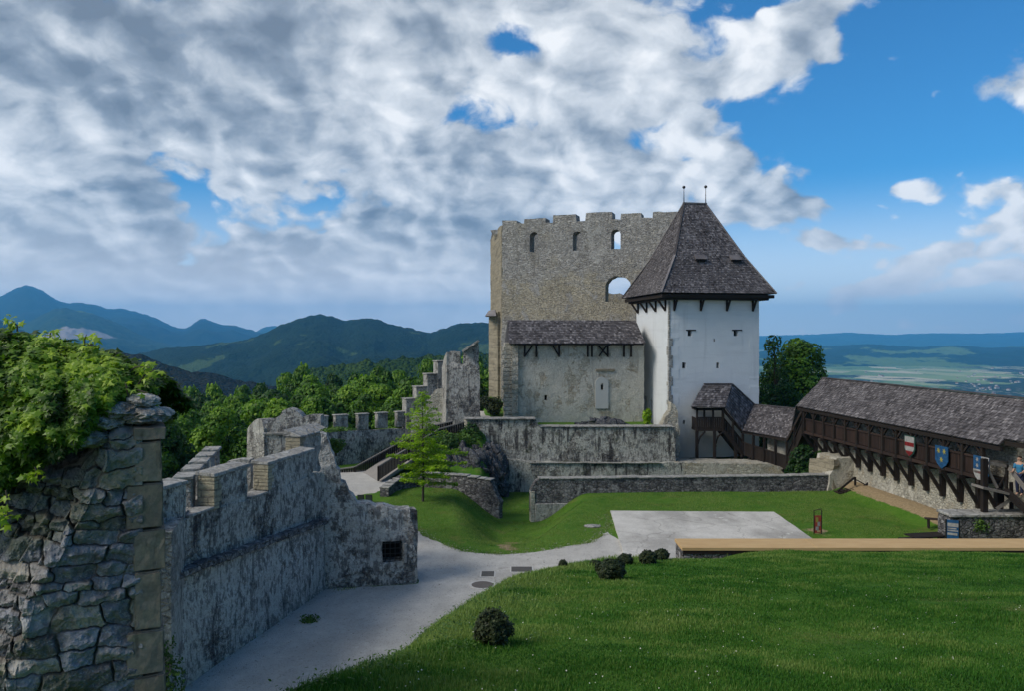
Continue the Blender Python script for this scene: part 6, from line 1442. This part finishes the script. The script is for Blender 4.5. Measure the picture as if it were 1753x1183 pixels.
# ------------------------------------------------------------------ near ruined wall and its creeper
tZ = empty('ruined_wall', (-2.3, 5.1, 3), 'broken rubble wall end with dressed tan corner blocks in the left foreground', 'ruin')
Z0 = V((atx(273, 5.1), 5.1, 0)); dZ = V((-.90, -.437, 0)).normalized(); nZ = V((-dZ.y, dZ.x, 0)); nZ = nZ if nZ.y < 0 else -nZ
def build_rubble():
    u = np.linspace(.10, 1.75, 540); z = np.linspace(6.4, 8.98, 840); U, Zz = np.meshgrid(u, z, indexing='ij')
    # warped coordinates so that courses wander
    wu = U+.06*fbm(U*3, Zz*3, 3, 1)*2+.02*fbm(U*14, Zz*14, 3, 5)*2; wz = Zz+.05*fbm(U*2.5+9, Zz*3, 3, 2)*2+.018*fbm(U*16+3, Zz*16, 3, 6)*2
    rs = np.random.RandomState(4); seeds = []
    zc = 6.2
    while zc < 9.2:
        ch = rs.uniform(.055, .145); uc = -.1+rs.uniform(0, .1)
        while uc < 2.1:
            w_ = ch*rs.uniform(1.0, 2.9); seeds.append((uc+w_/2, zc+ch/2+rs.uniform(-.02, .02), w_, ch)); uc += w_
        zc += ch
    S = np.array(seeds); best = np.full(U.shape, 9.); sec = np.full(U.shape, 9.); idx = np.zeros(U.shape, int)
    for k, (a, b, w_, ch) in enumerate(S):
        iu = slice(*np.searchsorted(u, (a-w_*1.8-.1, a+w_*1.8+.1))); iz = slice(*np.searchsorted(z, (b-ch*2.4-.1, b+ch*2.4+.1)))
        if iu.start >= iu.stop or iz.start >= iz.stop: continue
        dx = np.abs(wu[iu, iz]-a)/(w_*.5); dz_ = np.abs(wz[iu, iz]-b)/(ch*.5); dd = (dx**3.2+dz_**3.2)**(1/3.2)
        B_ = best[iu, iz]; S_ = sec[iu, iz]; c = dd < B_
        sec[iu, iz] = np.where(c, B_, np.minimum(S_, dd)); idx[iu, iz] = np.where(c, k, idx[iu, iz]); best[iu, iz] = np.minimum(B_, dd)
    edge = np.clip((sec-best), 0, 1); body = sstep(.02, .20, edge)*(1-.12*best.clip(0, 1)**2)
    rnd = rs.uniform(0, 1, (len(S), 6)); tone = rnd[idx, 0]
    tilt = (rnd[idx, 1]-.5)*(wu-S[idx, 0])/S[idx, 2]+(rnd[idx, 2]-.5)*(wz-S[idx, 1])/S[idx, 3]
    fa = rnd[idx, 4]*6.28; facet = 1.6*np.abs((wu-S[idx, 0])/S[idx, 2]*np.cos(fa)+(wz-S[idx, 1])/S[idx, 3]*np.sin(fa)+.25*(rnd[idx, 5]-.5))+np.abs(fbm(wu*9+rnd[idx, 4]*40, wz*9+rnd[idx, 5]*40, 3, 3))*1.6
    out_ = body*(.022+.05*rnd[idx, 3])+body*tilt*.07-body*facet*.028+.016*fbm(U*30, Zz*30, 4, 8)*2+.03*fbm(U*5, Zz*5, 3, 10)
    # broken part: the face falls back up and left of a ragged diagonal
    dl = [(28, 1153), (50, 1080), (62, 1025), (106, 946), (151, 867), (185, 790)]
    uu = [((a-CX)/F*Z0.y-Z0.x)/(dZ.x-(a-CX)/F*dZ.y) for a, b in dl]; zz = [atz(b, Z0.y+dZ.y*s_) for (a, b), s_ in zip(dl, uu)]
    line_u = np.interp(Zz+.05*fbm(U*6, Zz*6, 3, 31), zz, uu); dist = np.maximum(0, (U-line_u))
    step_ = np.floor(dist/.11+rnd[idx, 4]*1.3)*.11
    rec = np.where(dist > 0, 1.15*(.35*dist+.65*np.maximum(step_, 0)), 0)
    out_ = out_*np.where(dist > 0, 1.5, 1)
    off = out_-rec
    top = 8.62+.08*fbm(U*3, U*0, 3, 44)+.28*sstep(.5, .2, U)-.12*sstep(.6, 1.2, U)
    over = np.maximum(0, Zz-top); off = off-over*2.2; Zo = np.minimum(Zz, top+.04+.25*over*0+.02*fbm(U*20, Zz*20, 2, 3))
    X = Z0.x+dZ.x*U+nZ.x*off; Y = Z0.y+dZ.y*U+nZ.y*off
    me = grid_mesh('rubble', X, Y, Zo, tone)
    a = me.attributes.new('joint', 'FLOAT', 'POINT'); a.data.foreach_set('value', (1-sstep(.02, .16, edge)).ravel().astype(np.float32))
    m_, t = mat_new('near_rubble'); tc = t.node('ShaderNodeTexCoord').outputs['Object']
    f1 = t.noise(tc, 22, 6, .7); f2 = t.noise(tc, 5, 5, .65); vein = t.noise(t.scl(tc, (6, 6, 14)), 3, 5, .7, 1.5); big = t.noise(tc, 1.4, 3, .6)
    tn = attr(t)
    col = t.ramp(tn, [(0, (.13, .12, .115)), (.25, (.21, .22, .25)), (.5, (.30, .315, .36)), (.7, (.25, .235, .22)), (.85, (.40, .41, .44)), (1, (.42, .38, .31))])
    col = t.mix(t.rng(vein, .53, .62, 0, .75, True), col, (.40, .41, .42, 1))
    col = t.mix(t.rng(f1, .3, .7, .6, 0), col, (.055, .053, .055, 1))
    col = t.mix(t.rng(f2, .52, .62, 0, .5, True), col, (.055, .05, .048, 1))
    col = t.mix(t.rng(t.m('ADD', big, t.m('MULTIPLY', f1, .2)), .62, .72, 0, .5, True), col, (.07, .085, .03, 1))
    col = t.mix(t.m('MULTIPLY', attr(t, 'joint'), .85), col, t.mix(f1, (.05, .042, .03, 1), (.15, .13, .10, 1)))
    out(t, col, .88, t.m('ADD', t.m('ADD', f1, f2), t.m('MULTIPLY', vein, .5)), .8, .012, .3)
    finish('rubble', me, m_, tZ)
build_rubble()
# body behind, dressed corner, cap stones
q = MB(701); q.obox(Z0, dZ, nZ, .02, 1.9, -2.2, -1.45, 3.5, 8.2); q.obox(Z0, dZ, nZ, .025, .30, -1.44, -.12, 3.5, 8.55); q.obox(Z0, dZ, nZ, .03, 1.9, -.55, -.05, 3.5, 6.5); q.build('core', M['low_wall'], tZ)
bz_ = [1290, 1222, 1148, 1072, 972, 901, 823, 752, 728]
def ashlar():
    m_, t = mat_new('tan_ashlar'); tc = t.node('ShaderNodeTexCoord').outputs['Object']; f1 = t.noise(tc, 26, 6, .7); f2 = t.noise(tc, 6, 5, .65); st = t.noise(t.scl(tc, (5, 5, 1)), 3, 5, .65)
    col = t.mix(attr(t), (.25, .195, .145, 1), (.37, .295, .22, 1)); col = t.mix(t.rng(f2, .4, .65, 0, .6), col, (.13, .115, .10, 1)); col = t.mix(t.rng(st, .54, .7, 0, .6, True), col, (.06, .055, .05, 1)); col = t.mix(t.rng(f1, .35, .65, .45, 0), col, (.08, .07, .055, 1))
    out(t, col, .9, t.m('ADD', f1, t.m('MULTIPLY', f2, 2.)), .7, .008, .2); return m_
MA = ashlar()
def ashlar_block(z0, z1, w, seed, a0=0.):
    """roughly dressed block: a subdivided box with worn, chipped faces"""
    rs = random.Random(seed); bm = bmesh.new(); bmesh.ops.create_cube(bm, size=1.)
    bmesh.ops.bevel(bm, geom=bm.edges[:], offset=.03, segments=2, affect='EDGES'); bmesh.ops.subdivide_edges(bm, edges=bm.edges[:], cuts=5, use_grid_fill=True)
    dep = .62
    for v in bm.verts:
        a, b, c = v.co; s = a0+(a+.5)*w; n_ = .045-(b+.5)*dep; z = z0+(c+.5)*(z1-z0-.012)
        k = float(fbm(np.array([s*14+seed]), np.array([z*14+n_*9]), 3, seed)[0])*.022
        p = Z0+dZ*(s+(k if a < 0 else 0))+nZ*(n_+k); v.co = (p.x, p.y, z+k*.6)
    me = bpy.data.meshes.new('corner_block'); bm.to_mesh(me); bm.free()
    at_ = me.attributes.new('tone', 'FLOAT', 'FACE'); at_.data.foreach_set('value', [rs.random()]*len(me.polygons))
    finish('corner_block', me, MA, tZ, smooth=False)
for i, (a, b) in enumerate(zip(bz_, bz_[1:])): ashlar_block(atz(a, 5.1), atz(b, 5.1), .185+.03*((i*7) % 3-1), 20+i, -.01-.012*((i*5) % 3))
q0 = 0
for i, (u_, z_, s_) in enumerate([(.08, 8.99, (.15, .16, .06)), (.22, 9.03, (.13, .15, .05)), (.10, 9.08, (.10, .12, .045)), (.30, 8.96, (.12, .14, .06)), (.42, 8.86, (.15, .14, .06))]):
    c = Z0+dZ*u_-nZ*.14; rock('cap_stone', (c.x, c.y, z_), s_, 40+i, '', n=18, mat='grey_wall', amp=.3, parent=tZ)
# creeper heaped over the wall top
def creeper():
    rs = np.random.RandomState(9); root = empty('creeper', (-3.2, 5.2, 8.6), 'thick mound of green lobed creeper leaves covering the top of the ruined wall', 'climbing plant')
    topl = ([-200, -60, 0, 30, 60, 110, 150, 190, 225, 250, 262], [560, 556, 560, 566, 574, 584, 594, 612, 628, 645, 668])
    botl = ([-200, 0, 30, 60, 100, 150, 190, 215, 240, 262], [860, 850, 815, 800, 785, 752, 722, 695, 680, 668])
    n = 15500; px = rs.uniform(-190, 262, n); a = np.interp(px, *topl); b = np.interp(px, *botl)
    t = rs.uniform(0, 1, n)**.85; py = a+(b-a)*t
    mound = np.sin(np.clip(t, 0, 1)*math.pi*.62)                     # bulge toward the viewer lower down
    depth = 5.45-.62*mound*np.clip((262-px)/120, .25, 1)+.16*fbm(px/38., py/38., 4, 3)*2*1.4
    depth += rs.uniform(0, .16, n)
    P = np.stack([(px-CX)/F*depth, depth, CZ+(HY-py)/F*depth], -1)
    N_ = np.stack([np.full(n, .15), -.45-.5*t, 1.0-.6*t], -1)
    clump = fbm(px/45., py/30., 3, 12)*1.3
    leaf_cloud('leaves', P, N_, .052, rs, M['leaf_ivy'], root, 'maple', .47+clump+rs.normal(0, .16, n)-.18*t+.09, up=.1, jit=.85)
    # body of the mound behind the outer leaves, and the far side of it
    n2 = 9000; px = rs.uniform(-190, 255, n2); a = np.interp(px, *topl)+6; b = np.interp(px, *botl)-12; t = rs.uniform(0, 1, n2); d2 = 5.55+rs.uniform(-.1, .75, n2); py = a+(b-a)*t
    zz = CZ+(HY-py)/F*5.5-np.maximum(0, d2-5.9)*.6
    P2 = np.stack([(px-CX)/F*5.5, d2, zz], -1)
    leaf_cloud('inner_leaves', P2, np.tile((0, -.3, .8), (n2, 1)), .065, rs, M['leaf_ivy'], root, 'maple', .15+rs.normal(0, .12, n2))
    m = MB(2); r2 = random.Random(2)
    tips = []
    for (p0, y0, p1, y1, d_) in [(30, 575, 20, 548, 5.6), (145, 600, 148, 572, 5.5), (150, 602, 165, 590, 5.4), (236, 660, 268, 632, 5.3), (215, 640, 252, 628, 5.4), (236, 668, 262, 690, 5.2), (10, 840, 12, 890, 4.75), (60, 800, 55, 830, 4.75), (85, 585, 90, 566, 5.6), (215, 655, 226, 700, 5.1)]:
        A_, B_ = at(p0, y0, d_), at(p1, y1, d_); C_ = A_.lerp(B_, .5)+V((r2.uniform(-.02, .02), 0, .02)); m.tube([A_, C_, B_], [.006, .005, .002], 5)
        for k in range(13): tips.append(tuple(A_.lerp(B_, r2.uniform(.1, 1.05))+V((r2.gauss(0, .03), r2.gauss(0, .03), r2.gauss(0, .025)))))
    T_ = np.array(tips); leaf_cloud('shoot_leaves', T_, np.tile((0.1, -.5, .7), (len(T_), 1)), .055, rs, M['leaf_ivy'], root, 'maple', .75+rs.normal(0, .15, len(T_)), up=.1)
    m.build('stems', M['bark'], root)
creeper()

# ------------------------------------------------------------------ grass
def grass(name, sampler, n, hgt, seed, label=None, lean=.5, tone0=.42, mat='grass'):
    rs = np.random.RandomState(seed); X, Y, sc, hb = sampler(rs, n); n = len(X); Z = H(X, Y)
    clump = fbm(X*1.1, Y*1.1, 3, seed+3); h = hgt*sc*rs.uniform(.35, 1.4, n)*(1+1.6*np.maximum(clump, -.45))*hb; w = .0013*sc*rs.uniform(.7, 1.4, n)+.00030*np.maximum(Y, 0)**.9
    a = rs.uniform(0, 2*np.pi, n); lx = np.cos(a); ly = np.sin(a); ln = rs.uniform(.1, 1., n)**1.2*lean*h
    px_ = -ly*w; py_ = lx*w
    B = np.stack([X, Y, Z-.01], -1); s = np.stack([px_, py_, 0*w], -1)
    mid = B+np.stack([lx*ln*.35, ly*ln*.35, h*.6], -1); tip = B+np.stack([lx*ln, ly*ln, h], -1)
    Vv = np.stack([B-s, B+s, mid+s*.8, mid-s*.8, tip], 1).reshape(-1, 3); i = np.arange(n)*5
    loops = np.stack([i, i+1, i+2, i+3, i+3, i+2, i+4], -1).ravel(); st = np.stack([np.arange(n)*7, np.arange(n)*7+4], -1).ravel(); tt = np.tile([4, 3], n)
    yel = fbm(X*.5+7, Y*.5, 4, 77); edge = np.exp(-np.maximum(0, -poly_sd(X, Y, CREST))/2.2)
    tone = np.clip(tone0+clump*.5+rs.normal(0, .16, n)+.55*edge*(Y > 8.5)*(1+2*fbm(X*.9, Y*.9, 3, 61))+1.1*np.maximum(yel-.05, 0)-.9*np.maximum(-yel-.05, 0)+.7*fbm(X*2.3, Y*2.3, 3, 91), 0, 1)
    me = np_mesh(name, Vv, loops, st, tt, np.repeat(tone, 2))
    o = finish(name, me, M[mat]); return tag(o, kind='stuff')
def samp_hill(rs, n):
    # density falls with distance so that blades stay about the size they need
    Y = 3.2+22*rs.uniform(0, 1, n)**1.7; X = rs.uniform(-.30, .80, n)*Y+rs.normal(0, .15, n)-.4
    sd = poly_sd(X, Y, CREST); ok = (sd < 3.2) & (~((Y > 23.85) & (X > 5.0))) & (X > -3.6)
    X, Y = X[ok], Y[ok]; ok2 = H(X, Y) > .05; X, Y = X[ok2], Y[ok2]
    return X, Y, 1+.035*Y, 1+0*X
grass('grass', samp_hill, 900000, .027, 1)
def samp_edge(rs, n):
    Y = rs.uniform(4.5, 24, n); s = poly_sd; X = np.interp(Y, [p[1] for p in CREST[1:9]], [p[0] for p in CREST[1:9]])+rs.normal(.1, .5, n)
    return X, Y, 1+.03*Y, np.full(n, 1.)
grass('tall_grass', samp_edge, 22000, .055, 5, lean=.8, tone0=.55)
LAWN_L = [G(655, 868), G(700, 902), G(738, 925), G(790, 945), G(862, 951), G(930, 944), G(1010, 930), G(1040, 912), G(1043, 880), G(1325, 878), G(1380, 922), (14.2, 34), (19.5, 36), (20.8, 46), (20, 48.8), (1.5, 47.4), (-1, 47.8), (-3.6, 49), (-6.2, 49.6), (-7, 47)]
def samp_lawn(rs, n):
    X = rs.uniform(-8, 22, n); Y = rs.uniform(33.5, 57, n); wl = 20.9+(54-Y)*.095
    ok = ((poly_sd(X, Y, LAWN_L) < .05) & (X < wl-.8-rs.uniform(0, .8, n))) | ((Y > 49.8) & (Y < 57) & (X > -1.5) & (X < 20))
    ok &= ~((np.hypot(X-15, (Y-38.5)*.6) < 1.0) & (rs.uniform(0, 1, n) < .8)) & ~((np.abs(X-ditch_x(Y)+.15) < .4) & (Y < 42) & (Y > 35) & (rs.uniform(0, 1, n) < .75))
    X, Y = X[ok], Y[ok]; return X, Y, np.full(len(X), 1.), np.full(len(X), 1.)
grass('lawn_grass', samp_lawn, 300000, .045, 9, lean=.7, tone0=.50)
def samp_fringe(rs, n):
    # ragged edge where the lawn meets the gravel, the foot of the walls
    E_ = [LAWN_L[0:9], [(-7.2, 29.5), (-3.6, 30.2)], [(-9.3, 20.5), (-7.3, 29.4)], [(-2.5, 8), (-2.2, 13), (-1.6, 22)]]
    xs_, ys_ = [], []
    for poly in E_:
        for a, b in zip(poly, poly[1:]):
            L = math.hypot(b[0]-a[0], b[1]-a[1]); k = int(L*170); t = rs.uniform(0, 1, k); g = rs.normal(0, .10, k)
            cl = vnoise(np.array(a[0]+(b[0]-a[0])*t)*1.3, np.array(a[1]+(b[1]-a[1])*t)*1.3, 5) > .42; 
            xs_.append((a[0]+(b[0]-a[0])*t+g)[cl]); ys_.append((a[1]+(b[1]-a[1])*t+rs.normal(0, .10, k))[cl])
    X = np.concatenate(xs_); Y = np.concatenate(ys_); return X, Y, np.full(len(X), 1.), np.full(len(X), 1.)
grass('weed_fringe', samp_fringe, 0, .09, 13, lean=.8, tone0=.55)
# leafy weeds along the near edge of the bank
def weeds():
    rs = np.random.RandomState(3); P = []
    for k in range(170):
        y = rs.uniform(5.2, 15)**1.0; x = np.interp(y, [p[1] for p in CREST[1:9]], [p[0] for p in CREST[1:9]])+rs.normal(.15, .30); z = hval(x, y); n = 26
        c = np.array((x, y, z+.03))+rs.normal(0, 1, (n, 3))*np.array((.08, .08, .025)); P.append(c)
    P = np.vstack(P); o = leaf_cloud('leafy_weeds', P, np.tile((0, -.1, 1.), (len(P), 1)), .030, rs, M['leaf_weed'], None, 'leaf', .5+rs.normal(0, .2, len(P))); tag(o, kind='stuff')
    n = 420; Y = rs.uniform(4, 16, n); X = rs.uniform(-.22, .66, n)*Y; ok = poly_sd(X, Y, CREST) < 0; X, Y = X[ok], Y[ok]; Z = H(X, Y)+rs.uniform(.04, .08, len(X))
    Pc = np.stack([X, Y, Z], -1); o = leaf_cloud('clover_flowers', Pc, np.tile((0, -.3, 1.), (len(Pc), 1)), .011, rs, plain('petals', (.5, .5, .42), .8), None, 'quad', None); tag(o, kind='stuff')
weeds()
def litter():
    # loose stones and bits gathered along the road edges
    rs = np.random.RandomState(31); xs_, ys_ = [], []
    for poly, w in ((LAWN_L[0:9], .25), ([(-9.1, 20.8), (-7.05, 29.5)], .22), ([(-7.0, 29.6), (-3.6, 30.3)], .25), ([(-3.4, 12), (-2.6, 17), (-1.2, 22), (1.5, 27)], .6), ([(-8, 22), (-4, 30), (0, 33), (5, 33)], 1.6)):
        for a, b in zip(poly, poly[1:]):
            k = int(math.hypot(b[0]-a[0], b[1]-a[1])*34); t = rs.uniform(0, 1, k); xs_.append(a[0]+(b[0]-a[0])*t+rs.normal(0, w, k)); ys_.append(a[1]+(b[1]-a[1])*t+rs.normal(0, w, k))
    X = np.concatenate(xs_); Y = np.concatenate(ys_); ok = H(X, Y) < .08; X, Y = X[ok], Y[ok]
    P = np.stack([X, Y, np.full(len(X), .03)], -1)
    o = leaf_cloud('loose_gravel', P, np.tile((0, 0, 1.), (len(P), 1)), .045, rs, M['loose'], None, 'quad', None, up=.8, jit=.5); tag(o, kind='stuff')
M['loose'] = plain('loose_stones', (.30, .28, .25), .9, .1, .6)
litter()

# ------------------------------------------------------------------ visitor on the stair landing
def person():
    D = 34.3; fx = atx(1746, D); fz = atz(849, D); root = empty('person', (fx, D, fz), 'person in a blue shirt and dark trousers standing on the stair at the right edge', 'person')
    tx = plain('skin', (.42, .26, .19), .6); sh = plain('blue_shirt', (.03, .16, .30), .85); tr = plain('dark_trousers', (.015, .02, .05), .9); hr = plain('brown_hair', (.05, .032, .02), .8)
    def skin(name, verts, edges, rad, mat, par):
        me = bpy.data.meshes.new(name); me.from_pydata([V(v) for v in verts], edges, []); o = bpy.data.objects.new(name, me); COL.objects.link(o); o.parent = par
        md = o.modifiers.new('skin', 'SKIN'); md.use_smooth_shade = True
        for sv, r in zip(me.skin_vertices[0].data, rad): sv.radius = (r, r) if not isinstance(r, tuple) else r
        me.skin_vertices[0].data[0].use_root = True
        s = o.modifiers.new('sub', 'SUBSURF'); s.levels = 2; s.render_levels = 2; me.materials.append(mat); return o
    # facing left (-X): torso slightly leaning, arms bent to the rail
    vs = [(0, 0, .95), (0, 0, 1.12), (-.01, 0, 1.30), (-.02, 0, 1.44), (-.03, 0, 1.52), (-.05, 0, 1.60), (-.05, 0, 1.70),
          (0, .10, .90), (-.02, .11, .50), (.02, .11, .09), (-.12, .11, .04), (0, -.10, .90), (-.06, -.11, .50), (-.04, -.11, .09), (-.18, -.11, .04),
          (-.01, .18, 1.41), (-.03, .23, 1.15), (-.22, .20, 1.03), (-.30, .19, 1.03), (-.01, -.18, 1.41), (-.05, -.24, 1.15), (-.25, -.21, 1.05), (-.33, -.20, 1.05)]
    es = [(0, 1), (1, 2), (2, 3), (3, 4), (4, 5), (5, 6), (0, 7), (7, 8), (8, 9), (9, 10), (0, 11), (11, 12), (12, 13), (13, 14), (3, 15), (15, 16), (16, 17), (17, 18), (3, 19), (19, 20), (20, 21), (21, 22)]
    ra = [.13, .12, .135, .10, .055, .085, .075, .085, .058, .042, .04, .085, .058, .042, .04, .055, .042, .032, .038, .055, .042, .032, .038]
    body = skin('body', vs, es, ra, tx, root)
    skin('shirt', [vs[i] for i in (0, 1, 2, 3, 15, 16, 19, 20)], [(0, 1), (1, 2), (2, 3), (3, 4), (4, 5), (3, 6), (6, 7)], [.16, .145, .16, .12, .075, .062, .075, .062], sh, root)
    skin('trousers', [(0, 0, .97), vs[7], vs[8], vs[9], vs[11], vs[12], vs[13]], [(0, 1), (1, 2), (2, 3), (0, 4), (4, 5), (5, 6)], [.15, .10, .078, .06, .10, .078, .06], tr, root)
    skin('hair', [(-.03, 0, 1.66), (-.03, 0, 1.75), (.03, 0, 1.66)], [(0, 1), (0, 2)], [.075, .075, .06], hr, root)
    for s in (-1, 1):      # five fingers per hand, loosely curled round the rail
        for k in range(5):
            y0 = s*.195+(k-2)*.017; x0 = -.33; L = (.05, .07, .075, .07, .055)[k]
            m = MB(k)
            if k == 0: m.tube([(x0+.02, y0, 1.04), (x0-.01, y0-.02, 1.07), (x0-.03, y0-.02, 1.09)], [.011, .010, .007], 6)
            else: m.tube([(x0, y0, 1.05), (x0-L*.6, y0, 1.055), (x0-L*.9, y0, 1.03), (x0-L*.75, y0, 1.005)], [.010, .009, .008, .006], 6)
            f_ = m.build('finger', tx, None); f_.parent = body
    for s in (-1, 1):
        m = MB(9); m.ball((-.115, s*.033, 1.655), .012, 8); f_ = m.build('eye', Mw, None); f_.parent = body
        m = MB(9); m.ball((-.04, s*.082, 1.64), .022, 8); f_ = m.build('ear', tx, None); f_.parent = body
    m = MB(9); m.tube([(-.12, 0, 1.66), (-.145, 0, 1.63), (-.12, 0, 1.62)], [.01, .017, .012], 6); f_ = m.build('nose', tx, None); f_.parent = body
    m = MB(9); m.beam((-.128, -.02, 1.595), (-.128, .02, 1.595), .008, .008); f_ = m.build('mouth', Mr, None); f_.parent = body
    root.scale = (.98,)*3; root.rotation_euler = (0, 0, .5)
person()
